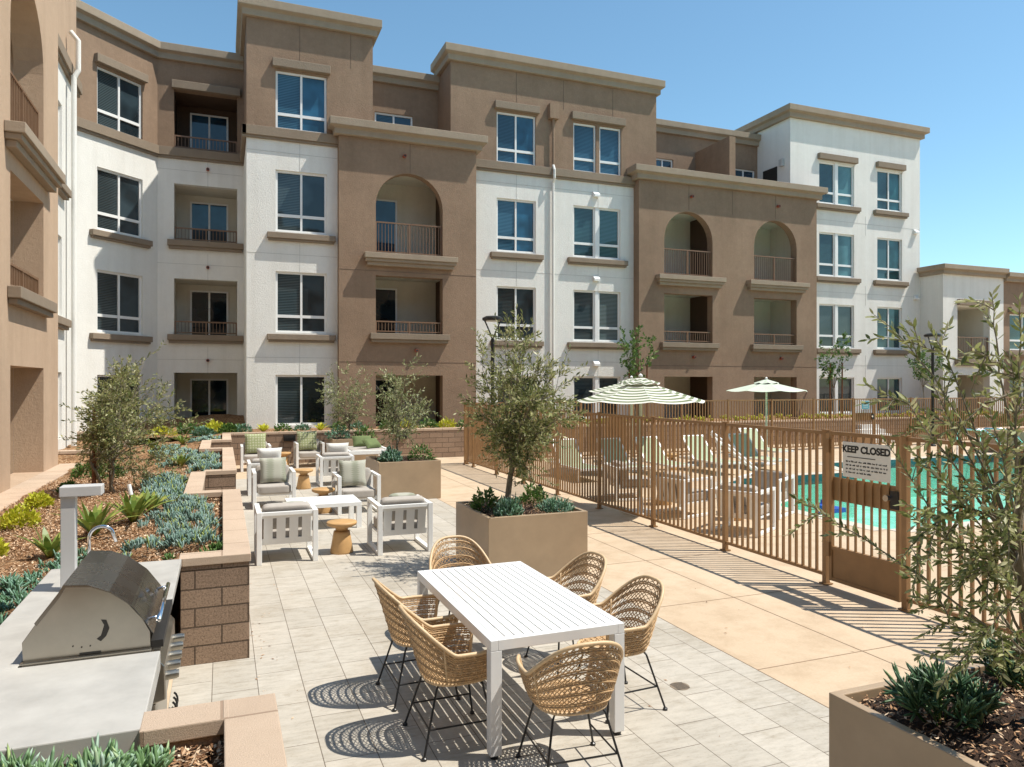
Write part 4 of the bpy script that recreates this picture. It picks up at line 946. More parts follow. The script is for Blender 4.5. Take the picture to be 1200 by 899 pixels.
# ------------------------------------------------------------------ planter boxes
def planter(x0, x1, y0, y1, label, h=.78, name='planter_box'):
    o = MB(); t = .05
    o.add([(x0, y0, 0.005), (x1, y0, 0.005), (x1, y1, .005), (x0, y1, .005), (x0, y0, h), (x1, y0, h), (x1, y1, h), (x0, y1, h),
           (x0 + t, y0 + t, h), (x1 - t, y0 + t, h), (x1 - t, y1 - t, h), (x0 + t, y1 - t, h), (x0 + t, y0 + t, h - .3), (x1 - t, y0 + t, h - .3), (x1 - t, y1 - t, h - .3), (x0 + t, y1 - t, h - .3)],
          [(0, 1, 5, 4), (1, 2, 6, 5), (2, 3, 7, 6), (3, 0, 4, 7), (4, 5, 9, 8), (5, 6, 10, 9), (6, 7, 11, 10), (7, 4, 8, 11), (8, 9, 13, 12), (9, 10, 14, 13), (10, 11, 15, 14), (11, 8, 12, 15), (3, 2, 1, 0), (12, 13, 14, 15)])
    r = o.build(name, 'planter_metal', None, bevel=.006)
    tag(r, label, 'planter', 'square metal planter boxes')
    V, Fq = None, None
    nx = ny = 40; X, Y = np.meshgrid(np.linspace(x0 + t, x1 - t, nx), np.linspace(y0 + t, y1 - t, ny)); cxp, cyp = (x0 + x1) / 2, (y0 + y1) / 2
    Z = h - .06 + .07 * np.exp(-((X - cxp) ** 2 + (Y - cyp) ** 2) / .25) + rng.normal(0, .012, X.shape)
    i = np.arange(nx * ny).reshape(ny, nx)
    npobj('soil', np.stack([X, Y, Z], -1).reshape(-1, 3), np.stack([i[:-1, :-1], i[:-1, 1:], i[1:, 1:], i[1:, :-1]], -1).reshape(-1, 4), 'soil', r)
    n_ = 3000 if y0 < 10 else 200; P = np.stack([rng.uniform(x0 + t + .01, x1 - t - .01, n_), rng.uniform(y0 + t + .01, y1 - t - .01, n_)], -1)
    th = rng.uniform(0, 6.28, n_); L = rng.uniform(.006, .018, n_); z = h - .04 + .07 * np.exp(-((P[:, 0] - cxp) ** 2 + (P[:, 1] - cyp) ** 2) / .25) + rng.uniform(0, .02, n_); P = np.c_[P, z]
    d = np.stack([np.cos(th), np.sin(th), rng.normal(0, .3, n_)], -1) * L[:, None]; w_ = np.stack([-np.sin(th), np.cos(th), rng.normal(0, .3, n_)], -1) * (L * .35)[:, None]
    npobj('bark_chips', np.stack([P - d, P + w_, P + d, P - w_], 1).reshape(-1, 3), np.arange(4 * n_).reshape(n_, 4), 'chip', r)['kind'] = 'stuff'
    return r
planter(2.89, 4.19, 8.06, 9.34, 'tan metal planter box with an olive tree beyond the dining table')
planter(2.89, 4.17, 14.5, 15.9, 'tan metal planter box beside the lounge armchairs in mid distance')
planter(2.89, 4.15, 21.0, 22.2, 'small distant tan planter box against the back block wall')
planter(2.87, 4.17, 1.58, 2.88, 'large near tan planter box cut by the bottom right corner')

# ------------------------------------------------------------------ trees
olive((3.36, 8.65, .78), (3.52, 8.62, 2.14), (.74, .72, 1.25), .62, .045, 26, 520, 18, .072, .0105, 'olive_leaf', 'olive tree growing in the planter box beyond the dining table', 'olive trees', tw_len=.36, seed=4, lean=(.05, 0))
olive((3.4, 15.1, .78), (3.52, 15.1, 1.92), (.66, .6, 1.0), .45, .030, 22, 230, 14, .078, .012, 'olive_leaf_pale', 'young olive tree in the mid planter box in front of the brown bay', 'olive trees', tw_len=.38, seed=6)
olive((3.45, 21.6, .78), (3.4, 21.6, 2.15), (.75, .6, 1.15), .4, .03, 20, 210, 13, .09, .014, 'olive_leaf_pale', 'thin olive tree in the distant planter box by the back wall', 'olive trees', tw_len=.45, seed=7)
olive((-1.55, 12.6, .70), (-1.22, 12.9, 1.85), (.92, .9, 1.28), .5, .026, 30, 720, 16, .066, .0105, 'olive_leaf', 'multi-stemmed bushy olive in the long left bed beside a wooden stake', 'olive trees', stems=3, tw_len=.36, seed=8)
# the near olive: long arching branches hanging in front of the pool fence
def near_olive():
    g = np.random.default_rng(21); base = np.array([3.52, 2.23, .74]); root = empty('olive_tree', tuple(base), 0, 'large near olive tree with arching leafy branches at the right edge', 'tree', 'olive trees')
    def wp(px, py, D):      # a branch target seen from the camera, kept at its own distance
        th = TH; r = (px - 600) / 860; u = (449.5 - py) / 860
        return np.array([(r * math.cos(th) + math.sin(th)) * D, (-r * math.sin(th) + math.cos(th)) * D, 2.35 + u * D])
    segs = []; tp = np.array([base, base + [-.03, .02, .3], base + [-.10, .03, .6], base + [-.14, .05, .85], base + [-.06, .06, 1.2], base + [0, .05, 1.6]])
    segs.append((tp, [.04, .034, .028, .024, .018, .012]))
    tg = [(1025, 368, 3.7), (1060, 400, 3.6), (1092, 385, 3.5), (1165, 345, 3.4), (1195, 350, 3.2), (1015, 452, 3.6), (1040, 520, 3.5), (940, 587, 3.5),
          (1055, 655, 3.2), (1075, 700, 3.1), (1100, 560, 3.2), (1130, 620, 3.0), (1110, 770, 3.0), (1160, 480, 3.1), (1060, 470, 3.3), (1150, 740, 2.9), (1180, 600, 2.9), (1085, 440, 3.4), (1230, 400, 3.0), (1260, 520, 2.9), (1250, 650, 3.0), (1185, 420, 3.3), (1140, 410, 3.2),
          (1060, 600, 3.1), (1090, 630, 3.3), (1120, 690, 3.2), (1170, 680, 3.3), (1075, 540, 3.5), (1120, 500, 3.4), (1190, 740, 3.2), (1150, 560, 3.4), (1185, 500, 3.2), (1110, 590, 3.2), (1140, 670, 3.0), (1100, 730, 3.1), (1165, 620, 3.2), (1195, 560, 3.0), (1180, 680, 2.9), (1150, 520, 3.3)]
    P, D, Ls = [], [], []
    for (a, b_, dd) in tg:
        e = wp(a, b_, dd); k = int(g.integers(1, 5)); st = tp[k] if b_ > 500 else tp[min(5, k + 1)]
        q = np.linspace(0, 1, 12)[:, None]; mid = (st + e) / 2 + np.array([0, 0, .09 * np.linalg.norm(e - st)]) + g.normal(0, .04, 3)
        cv = st * (1 - q) ** 2 + 2 * mid * q * (1 - q) + e * q ** 2 + g.normal(0, .006, (12, 3)) * q; segs.append((cv, np.linspace(.0075, .0018, 12)))
        subs = [cv[5:]]
        for s_ in range(3 if b_ < 530 else 5):
            i = int(g.integers(4, 11)); t = cv[min(11, i + 1)] - cv[i]; t /= np.linalg.norm(t); d = t * .8 + norm(g.normal(size=(1, 3)))[0] * .75 + [0, 0, .1]; d /= np.linalg.norm(d)
            ln = g.uniform(.12, .26); qq = np.linspace(0, 1, 5)[:, None]; tw = cv[i] + d * ln * qq + np.array([0, 0, -.06]) * qq ** 2; segs.append((tw, np.linspace(.003, .0012, 5))); subs.append(tw)
        for sb_ in subs:
            ln = np.linalg.norm(np.diff(sb_, axis=0), axis=1).sum(); n_ = max(6, int(ln / (.013 if b_ < 530 else .009))); f = np.linspace(0, 1, n_) ** .9; tt = np.linspace(0, 1, len(sb_))
            pts = np.stack([np.interp(f, tt, sb_[:, c]) for c in range(3)], -1); tv = norm(np.gradient(pts, axis=0)); side = norm(np.cross(tv, g.normal(size=(n_, 3)) * .5 + [0, .3, 1]))
            sg_ = np.where(np.arange(n_) % 2 == 0, 1, -1)[:, None]; P.append(pts); D.append(norm(tv * .9 + side * sg_ * .75 + g.normal(0, .2, (n_, 3)))); Ls.append((.052 if b_ < 530 else .046) * g.uniform(.6, 1.2, n_))
    P, D, Ls = np.concatenate(P), np.concatenate(D), np.concatenate(Ls)
    # leaves with six-point outline
    k = len(P); S = norm(np.cross(D, norm(g.normal(size=(k, 3))))); Nn = np.cross(D, S); Wd = Ls * .135
    V = np.stack([P, P + D * (Ls * .35)[:, None] + S * Wd[:, None] + Nn * (Wd * .2)[:, None], P + D * (Ls * .72)[:, None] + S * (Wd * .8)[:, None] + Nn * (Wd * .3)[:, None], P + D * Ls[:, None] + Nn * (Ls * .1)[:, None],
                  P + D * (Ls * .72)[:, None] - S * (Wd * .8)[:, None] + Nn * (Wd * .3)[:, None], P + D * (Ls * .35)[:, None] - S * Wd[:, None] + Nn * (Wd * .2)[:, None]], 1).reshape(-1, 3)
    i = np.arange(k)[:, None] * 6; Fq = np.concatenate([i + [0, 1, 2, 3], i + [0, 3, 4, 5]])
    setp(tube_np(segs, 6).build('trunk', 'bark', None, smooth=True, uv=False), root); npobj('crown', V, Fq, 'olive_leaf', root)
near_olive()
def young(x, y, top, w_, label, seed):
    return olive((x, y, .88), (x, y, (top + 2.5) / 2 + .25), (w_, w_, (top - 2.2) / 2), 1.3, .025, 12, 90, 11, .13, .035, 'green_leaf', label, 'young staked trees by the back wall', tw_len=.35, seed=seed, name='young_tree')
young(14.1, 23.4, 4.25, .75, 'young staked tree in front of the right brown bay beside the striped umbrella', 31)
young(23.6, 23.4, 4.4, .8, 'young staked tree in front of the white tower', 32)
young(28.6, 23.3, 3.6, .8, 'low young tree beyond the far lamp by the lower building', 33)
def stake(x, y, z0, z1, label, r=.03):
    m = MB(); m.tube([(x, y, z0), (x + .01, y, z1)], r, 8); tag(m.build('tree_stake', 'stake_wood', None), label, 'stake', 'wooden tree stakes')
stake(-1.78, 12.5, .6, 2.0, 'reddish brown wooden stake beside the bushy olive in the left bed')
stake(13.8, 23.3, .8, 3.0, 'left wooden stake of the young tree by the striped umbrella'); stake(14.55, 23.3, .8, 3.1, 'right wooden stake of the young tree by the striped umbrella')
stake(23.3, 23.3, .8, 3.2, 'left wooden stake of the young tree before the white tower'); stake(23.95, 23.3, .8, 3.2, 'right wooden stake of the young tree before the white tower')

# shrubs in the planters
k = 0
def ps_shrub(x, y, r, h, label, mat='green_leaf', z=.74, n=330, L=.07, W_=.016, style='leaf', grp='shrubs in the planter boxes'):
    global k; k += 1
    return shrub('planter_shrub', (x, y, z), (r, r, h), n, L, W_, mat, label, 'shrub', grp, style, 50 + k)
ps_shrub(3.10, 8.75, .17, .26, 'dark leafy shrub at the left of the dining side planter')
ps_shrub(3.23, 8.27, .19, .24, 'bushy green shrub front left of the olive trunk in the middle planter', 'bluegreen_leaf', style='finger', L=.10, W_=.007)
ps_shrub(3.80, 8.85, .20, .25, 'round green shrub behind the olive trunk in the middle planter', 'green_leaf')
ps_shrub(3.88, 8.33, .24, .17, 'low blue green shrub at the front right of the middle planter', 'bluegreen_leaf', style='finger', L=.10, W_=.007)
ps_shrub(3.2, 14.85, .25, .28, 'round blue green succulent at the left of the second planter', 'bluegreen_leaf', style='finger', L=.13, W_=.012)
ps_shrub(3.85, 14.9, .27, .34, 'leafy green shrub at the right of the second planter', 'green_leaf')
ps_shrub(3.1, 21.35, .3, .34, 'left green shrub of the distant planter', 'bluegreen_leaf', n=220, L=.12, W_=.02); ps_shrub(3.85, 21.35, .3, .34, 'right green shrub of the distant planter', 'green_leaf', n=220, L=.12, W_=.02)
def clump(x, y, r, n, label, L=.12, z=.74, per=11, mat='dark_succulent', Wd=.0075):
    g = rng; a = g.uniform(0, 6.28, n); q = np.sqrt(g.uniform(0, 1, n)); C = np.stack([x + r * q * np.cos(a), y + r * q * np.sin(a), z + .05 + g.uniform(0, .12, n) * (1.1 - q)], -1)
    Pn = np.repeat(C, per, 0) + g.normal(0, .006, (n * per, 3)) + np.stack([np.zeros(n * per), np.zeros(n * per), np.tile(np.linspace(0, .06, per), n)], -1)
    out = np.repeat(np.stack([np.cos(a) * q, np.sin(a) * q, np.zeros(n)], -1), per, 0); D = norm(g.normal(0, .45, (n * per, 3)) + out * .4 + [0, 0, .75])
    V, Fq = fingers(Pn, D, L * g.uniform(.6, 1.1, n * per), np.full(n * per, Wd)); o = fobj('planter_shrub', V, Fq, mat)
    st = MB()
    for c in C[:40]: st.tube([(x + (c[0] - x) * .3, y + (c[1] - y) * .3, z - .05), tuple(c)], .005, 5)
    tag(o, label, 'shrub', 'shrubs in the planter boxes'); st.build('stem', 'green_leaf', o); return o
clump(3.20, 2.50, .19, 40, 'dark finger-leaved succulent at the left of the near corner planter')
clump(3.98, 2.62, .20, 38, 'dark finger-leaved succulent at the back right of the near corner planter')
clump(3.45, 2.08, .12, 16, 'low succulent rosette in the middle of the near corner planter', .09)

# left bed
patch('blue_succulent', [(-.28, 7.6, .26, .45), (-.30, 8.5, .30, .55), (-.36, 9.5, .30, .55), (-.5, 10.2, .28, .4)], 165, 12, .12, .0078, 'blue_leaf', 'dense blue chalk-stick succulents along the near stretch of the zigzag wall', hump=.10)
patch('blue_succulent', [(-.68, 7.5, .26, .33), (-.62, 9.2, .22, .3)], 165, 12, .12, .0078, 'blue_leaf', 'rounded blue green succulent mound just beyond the counter corner', hump=.13)
patch('blue_succulent', [(-.75, 11.6, .3, .7), (-.9, 12.9, .3, .7), (-.75, 10.9, .25, .4), (-.55, 12.2, .2, .5)], 130, 10, .13, .010, 'blue_leaf', 'blue succulents beside the first notch of the zigzag wall', hump=.09)
patch('blue_succulent', [(-.28, 14.4, .30, .75), (-.32, 15.7, .32, .8)], 110, 10, .14, .012, 'blue_leaf', 'blue succulents inside the second stretch of the zigzag wall', hump=.11)
patch('blue_succulent', [(-.95, 17.6, .42, 1.2), (-.75, 16.0, .35, .8), (-1.2, 19, .4, .8)], 80, 9, .12, .016, 'blue_leaf', 'far blue succulents beyond the bushy olive', hump=.11)
patch('blue_succulent', [(-.40, 21.3, .42, .8)], 80, 9, .12, .017, 'blue_leaf', 'farthest blue succulents near the end of the zigzag wall', hump=.10)
patch('blue_succulent', [(-1.62, 6.1, .34, .55), (-1.45, 7.0, .24, .42), (-1.75, 5.2, .3, .4), (-1.3, 7.7, .22, .25)], 150, 11, .10, .0078, 'bluegreen_leaf', 'blue green succulent ground cover at the left frame edge beside the counter', hump=.06, spread=.65)
patch('green_succulent', [(-.05, 7.15, .13, .15), (-.33, 7.15, .18, .12), (-.92, 7.4, .15, .2), (-.6, 11.0, .25, .3)], 120, 10, .08, .008, 'green_leaf', 'yellow green succulent tufts at the near end of the blue patch', hump=.05)
zc = lambda x, y: .78 + 0 * x
patch('blue_succulent', [(-.36, 3.28, .15, .11), (-.47, 3.16, .12, .12), (-.26, 3.22, .08, .10)], 330, 15, .145, .0085, 'corner_leaf', 'large green and blue succulents in the corner bed against the counter', fz=zc, hump=.05, spread=.6)
patch('blue_succulent', [(-.73, 3.30, .09, .09), (-.63, 3.24, .06, .08)], 330, 15, .13, .008, 'corner_leaf', 'succulent tips at the very bottom left corner', fz=zc, hump=.03, spread=.6)
for i, (x, y, s_, lb) in enumerate([(-2.22, 10.2, .19, 'bright yellow green shrub nearest the tan wing in the left bed'), (-2.33, 11.7, .16, 'second yellow green shrub just beyond the brightest one'), (-2.2, 13.1, .13, 'small pale green shrub by the low curb wall'),
                                    (-2.10, 8.5, .13, 'yellow green shrub cut by the left frame edge'), (-1.85, 14.6, .25, 'dark green low shrub behind the wooden stake'), (-2.3, 15.2, .22, 'green low shrub by the wing curb wall')]):
    shrub('bed_shrub', (x, y, zbed(x, y) + .01), (s_, s_, s_ * 1.15), 520, .065, .018, 'yellow_leaf' if i in (0, 1, 3) else 'green_leaf', lb, 'shrub', 'low shrubs in the left bed', 'leaf', 80 + i)
for i, (x, y, L, n_, lb) in enumerate([(-1.27, 8.9, .50, 22, 'tall broad-leaved agave beyond the grey post'), (-.95, 9.45, .46, 22, 'broad-leaved agave right of the tall one behind the faucet'), (-1.5, 8.0, .36, 18, 'smaller agave left of the grey post'), (-.82, 10.1, .36, 18, 'agave by the spotlight beside the blue succulents'),
                                       (-.72, 15.3, .34, 20, 'far agave between the two blue patches'), (-.95, 21.0, .38, 18, 'distant agave near the recessed white wall'), (-1.6, 20.2, .36, 16, 'distant pale agave left of the other')]):
    agave('agave', (x, y, zbed(x, y) + .02), n_, L, .033, 'agave_leaf', lb, 'agave', 'agaves in the left bed', seed=i + 3)
sp = MB(); sp.tube([(-1.13, 11.0, .72), (-1.13, 11.0, .86)], .022, 8, mi=1); sp.tube([(-1.13, 11.0, .86), (-1.16, 11.02, 1.0)], .028, 10); tag(sp.build('garden_spotlight', ['white_frame', 'stake_wood'], None), 'small white bullet spotlight standing in the left bed', 'spotlight')
sp = MB(); sp.tube([(3.98, 8.95, .70), (3.98, 8.95, .86)], .02, 8); sp.tube([(3.98, 8.95, .86), (3.93, 8.97, 1.0)], .032, 10); tag(sp.build('garden_spotlight', 'black_metal', None), 'small dark bullet spotlight in the middle planter box', 'spotlight')
for i, (x, y, s_, mt, lb) in enumerate([(-1.6, 23.3, .38, 'yellow_leaf', 'yellow green tuft on the mound below the recessed ground floor patio'), (-.9, 23.6, .36, 'green_leaf', 'dark green tuft on the mound below the recessed patio door'), (-.2, 23.4, .38, 'yellow_leaf', 'bright tuft on the mound just left of the white pier'),
        (-.5, 22.95, .32, 'bluegreen_leaf', 'blue green tuft at the front of the mound near the zigzag wall end'), (-2.3, 23.2, .4, 'green_leaf', 'green tuft on the mound behind the bushy olive'), (.25, 23.2, .34, 'green_leaf', 'small green tuft at the right end of the mound')]):
    shrub('bed_shrub', (x, y, zbed(x, y) + (y - 22.6) * .1), (s_, s_ * .8, s_ * .8), 420, .13, .026, mt, lb, 'shrub', 'tufts on the mound by the recessed patio', 'leaf', 120 + i)
# beds at the foot of the building
zb2 = lambda x, y: .88 + (y - 22.9) * .05 + 0 * x
g = random.Random(5)
for i in range(7):
    x = .6 + i * .55; t = i % 3
    if t == 1: agave('agave', (x, 23.0, .90), 14, .34, .05, 'yellow_leaf', ('yellow agave left of the first floor window sill', 'yellow agave under the ground floor window')[i // 3 % 2], 'agave', 'plants in the back bed', seed=i)
    else: shrub('bed_shrub', (x, 23.0, .90), (.24, .2, .22), 200, .1, .022, ('bluegreen_leaf', 'x', 'green_leaf')[t], {0: 'blue green plant at the left end of the back bed by the zigzag wall', 2: 'green plant in the back bed above the farthest left armchair', 3: 'blue green plant in the back bed just left of the louvred step light', 5: 'green plant in the back bed between the two farthest armchairs', 6: 'blue green plant in the back bed above the farthest right armchair'}[i], 'shrub', 'plants in the back bed', seed=i)
for i, x in enumerate((4.9, 5.5, 6.2, 6.8, 7.5)):
    shrub('bed_shrub', (x, 23.05, .9), (.3, .22, .26), 240, .12, .02, 'yellow_leaf' if i % 2 else 'green_leaf', ('green tuft left of the brown bay opening', 'yellow tuft below the brown bay opening', 'green tuft right of the mid olive tree', 'yellow tuft near the fence corner', 'green tuft beside the fence corner')[i], 'shrub', 'plants in the back bed', seed=i + 20)
Cn = [(x, 23.05 + g.uniform(-.12, .25), g.uniform(.25, .42), .2) for x in np.arange(10.5, 33, .62)]
patch('yellow_groundcover', Cn, 45, 8, .2, .02, 'yellow_leaf', 'continuous yellow green planting along the back wall behind the far fence', 'ground cover', fz=zb2, hump=.14, spread=.5)
for i, (x, h_) in enumerate(((27.0, .7), (29.0, .9), (31.5, .8), (33.5, 1.0))):
    shrub('hedge_shrub', (x, 22.0 if i < 2 else 21.6, .3), (.55, .5, h_), 700, .14, .035, 'green_leaf', ('dark green shrub right of the far gate', 'green shrub below the far lamp', 'green shrub before the lower building', 'large green shrub at the right frame edge')[i], 'shrub', 'shrubs right of the far gate', seed=i + 40)

# ------------------------------------------------------------------ patio furniture
def soft(mb, cx_, cy_, cz, sx, sy, sz, M=None, e=5, n=10):
    """rounded cushion: superellipsoid-like box"""
    vs = []; fs = []; idx = {}
    def vid(p):
        kk = tuple(round(q, 5) for q in p)
        if kk not in idx:
            x, y, z = p; l = (abs(x) ** e + abs(y) ** e + abs(z) ** e) ** (1 / e); x, y, z = x / l, y / l, z / l
            idx[kk] = len(vs); v = Vector((cx_ + x * sx, cy_ + y * sy, cz + z * sz)); vs.append(M @ v if M else v)
        return idx[kk]
    L = np.linspace(-1, 1, n + 1)
    for ax in range(3):
        for s_ in (-1, 1):
            for i in range(n):
                for j_ in range(n):
                    q = []
                    for (a, b2) in ((i, j_), (i + 1, j_), (i + 1, j_ + 1), (i, j_ + 1)):
                        p = [0, 0, 0]; p[ax] = s_; p[(ax + 1) % 3] = L[a]; p[(ax + 2) % 3] = L[b2]; q.append(vid(p))
                    fs.append(tuple(q if s_ > 0 else q[::-1]))
    mb.add(vs, fs)
def lounge_chair():
    """faces +y, origin at the middle of the footprint"""
    r = empty('lounge_armchair'); W_, Dp, H_ = .385, .41, .68; t = .065
    for s_ in (-1, 1):
        x0, x1 = sorted((s_ * W_, s_ * (W_ - t)))
        m = MB(); m.box(x0, x1, -Dp, -Dp + t, 0, H_); m.box(x0, x1, Dp - t, Dp, 0, H_); m.box(x0, x1, -Dp + t, Dp - t, H_ - .045, H_); m.box(x0, x1, -Dp + t, Dp - t, 0, .045)
        m.build('side_frame', 'white_metal', r, bevel=.004)
    x = W_ - t; m = MB(); m.box(-x, x, -Dp + .01, -Dp + .055, H_ - .05, H_ - .004); m.build('top_rail', 'white_metal', r, bevel=.003)
    m = MB(); m.prism([(-Dp + .13, .235), (Dp - .05, .235), (Dp - .05, .30), (Dp - .09, .30), (Dp - .09, .262), (-Dp + .13, .262)], -x, x, 'x'); m.build('seat_frame', 'white_metal', r, bevel=.003)
    m = MB(); n_ = 4; ww = 2 * x / n_; Lp = lambda f: (-Dp + .028 + .075 * f, .632 - .39 * f)     # back panel: slots from 12 % to 68 % of its height
    def strip(a, b_, f0, f1): (y0, z0), (y1, z1) = Lp(f0), Lp(f1); m.prism([(y0, z0), (y0 + .016, z0), (y1 + .016, z1), (y1, z1)], a, b_, 'x')
    strip(-x, x, 0, .10); strip(-x, x, .80, 1)
    for k_ in range(n_): strip(-x + k_ * ww + .024, -x + (k_ + 1) * ww - .024, .10, .80)
    m.build('back_panel', 'panel_white', r)
    m = MB(); soft(m, 0, .05, .345, x - .01, .345, .085, None, 9); m.build('seat_cushion', 'cushion', r, smooth=True)
    m = MB(); Mb = Matrix.Translation((0, -Dp + .215, .565)) @ Matrix.Rotation(R(12), 4, 'X'); soft(m, 0, 0, 0, x - .01, .075, .19, Mb, 9); m.build('back_cushion', 'cushion', r, smooth=True)
    return r
LC = lounge_chair()
def place(proto, used, x, y, rz, label, cat, group):
    o = proto if not used else copy_tree(proto); o.location = (x, y, 0.004); o.rotation_euler = (0, 0, rz); return tag(o, label, cat, group)
PI = math.pi
chairs = [(.80, 10.38, 0, 'white slatted armchair with its back to the camera nearest the end of the block wall'), (2.36, 10.36, 0, 'white slatted armchair with its back to the camera nearest the planter box'),
          (.92, 14.85, PI, 'white armchair with a plaid pillow facing the camera at the left of the lounge set'), (2.31, 13.72, PI, 'white armchair with plaid pillow facing the camera beside the second planter'),
          (.89, 16.65, 0, 'white armchair seen from behind with a white pillow by the zigzag wall'), (2.45, 17.45, 0, 'white armchair seen from behind with a white pillow by the second planter'),
          (.85, 21.1, PI, 'farthest white armchair with a striped green pillow at the left'), (2.30, 21.5, PI, 'farthest white armchair with a green pillow beside the step light'),
          (7.75, 9.55, R(-60), 'white armchair behind the near pool fence with grey cushion nearest the pool gate'), (7.7, 11.15, R(-75), 'white armchair behind the pool fence beside the striped umbrella pole'), (7.75, 13.1, R(-100), 'white armchair behind the pool fence left of the striped umbrella pole'), (9.1, 10.6, R(120), 'white armchair by the pool edge facing the fence')]
for i, (x, y, rz, lb) in enumerate(chairs): place(LC, i, x, y, rz, lb, 'armchair', 'white outdoor armchairs')
def pillow(x, y, z, s_, tilt, rz, mat, label, h=None):
    m = MB(); n_ = 12; h = h or s_; vs = []; fs = []; uvs = []
    L = np.linspace(-1, 1, n_ + 1)
    for sd in (1, -1):
        o = len(vs)
        for a in L:
            for b_ in L:
                th = .085 * ((1 - a ** 4) * (1 - b_ ** 4)) ** .55; pin = 1 - .07 * (1 - a * a) * (abs(b_) ** 3); pin2 = 1 - .07 * (1 - b_ * b_) * (abs(a) ** 3)
                vs.append((a * s_ / 2 * pin2, sd * th, b_ * h / 2 * pin))
        for i in range(n_):
            for j_ in range(n_):
                q = (o + i * (n_ + 1) + j_, o + (i + 1) * (n_ + 1) + j_, o + (i + 1) * (n_ + 1) + j_ + 1, o + i * (n_ + 1) + j_ + 1); q = q if sd < 0 else q[::-1]
                fs.append(q); uvs.append([(vs[k_][0] + x, vs[k_][2]) for k_ in q])
    m.add(vs, fs, uvs=uvs); o = m.build('pillow', mat, None, smooth=True); o.location = (x, y, z); o.rotation_euler = (tilt, 0, rz)
    return tag(o, label, 'pillow', 'throw pillows on the armchairs')
pillow(.90, 10.46, .625, .40, R(55), R(4), 'pillow_plaid', 'green grey pillow lying low on the left front armchair', .3); pillow(2.42, 10.46, .655, .40, R(50), R(-6), 'pillow_plaid', 'green grey pillow peeking over the back of the armchair nearest the planter', .3)
pillow(.92, 14.85, .68, .50, R(-16), R(3), 'pillow_plaid', 'large plaid pillow on the left armchair facing the camera'); pillow(2.25, 13.72, .69, .50, R(-16), R(-5), 'pillow_plaid', 'large plaid pillow on the armchair facing the camera by the second planter')
pillow(.95, 16.6, .78, .52, R(14), R(3), 'pillow_white', 'white pillow on the armchair seen from behind by the zigzag wall', .40); pillow(2.5, 17.4, .78, .52, R(14), R(-4), 'pillow_white', 'white pillow on the armchair seen from behind by the second planter', .40)
pillow(.85, 21.15, .72, .56, R(-14), 0, 'pillow_dots', 'patterned green pillow on the farthest left armchair'); pillow(2.25, 21.55, .73, .56, R(-14), 0, 'pillow_dots', 'patterned dark green pillow on the farthest right armchair')
# low white table and wooden stools
t = empty('coffee_table', (1.55, 12.45, .004), 0, 'low white rectangular coffee table between the four near armchairs', 'coffee table')
m = MB(); m.box(.98, 2.12, 12.02, 12.86, .36, .424); m.build('table_top', 'white_metal', t, bevel=.004)
for x in (1.02, 2.08):
    for y in (12.06, 12.82): m = MB(); m.box(x - .04, x + .04, y - .04, y + .04, .005, .36); m.build('leg', 'white_metal', t)
def stool():
    r = empty('wooden_stool')
    m = MB(); m.lathe([(.0, .36), (.15, .362), (.20, .385), (.208, .41), (.205, .425), (.195, .432), (.0, .428)], n=32); m.build('seat', 'stool', r, smooth=True)
    m = MB(); m.lathe([(.0, 0), (.155, 0), (.158, .02), (.13, .18), (.115, .27), (.11, .30)], n=32); m.lathe([(.0, .295), (.085, .297), (.085, .335), (.13, .361), (.0, .3615)], n=32); m.build('base', 'stool', r, smooth=True)
    return r
ST = stool()
for i, (x, y, lb) in enumerate([(1.55, 10.36, 'mustard wooden drum stool between the two armchairs with their backs to the camera'), (1.72, 13.7, 'wooden stool with dished top beyond the white coffee table'), (1.70, 16.95, 'wooden stool between the two armchairs with white pillows'), (1.6, 21.3, 'farthest wooden stool between the back armchairs'),
                                (8.25, 10.4, 'wooden stool behind the pool fence between the white armchairs'), (8.0, 12.2, 'wooden stool behind the pool fence beside the umbrella pole'), (11.4, 17.0, 'wooden stool between the green poolside loungers')]):
    o = ST if i == 0 else copy_tree(ST); o.location = (x, y, .004); tag(o, lb, 'stool', 'round wooden stools')
# daybed
t = empty('daybed', (3.6, 19.9, 0), 0, 'white framed daybed with grey mattress and two green pillows before the distant planter', 'daybed')
m = MB()
for (a, b_, c, d) in ((3.05, 3.13, 19.2, 20.7), (4.1, 4.18, 19.2, 20.7), (3.13, 4.1, 19.2, 19.28), (3.13, 4.1, 20.62, 20.7)): m.box(a, b_, c, d, .50, .60)
m.build('frame', 'white_metal', t, bevel=.006)
for x in (3.09, 4.14):
    for y in (19.24, 20.66): m = MB(); m.box(x - .035, x + .035, y - .035, y + .035, .005, .5); m.build('leg', 'white_metal', t)
m = MB(); soft(m, 3.615, 19.95, .54, .47, .65, .075); m.build('mattress', 'cushion', t, smooth=True)
pillow(3.75, 19.75, .74, .5, R(-50), R(30), 'pillow_green', 'front round green pillow on the daybed', .34); pillow(3.6, 20.35, .76, .55, R(-35), R(5), 'pillow_green', 'back green pillow on the daybed', .34)

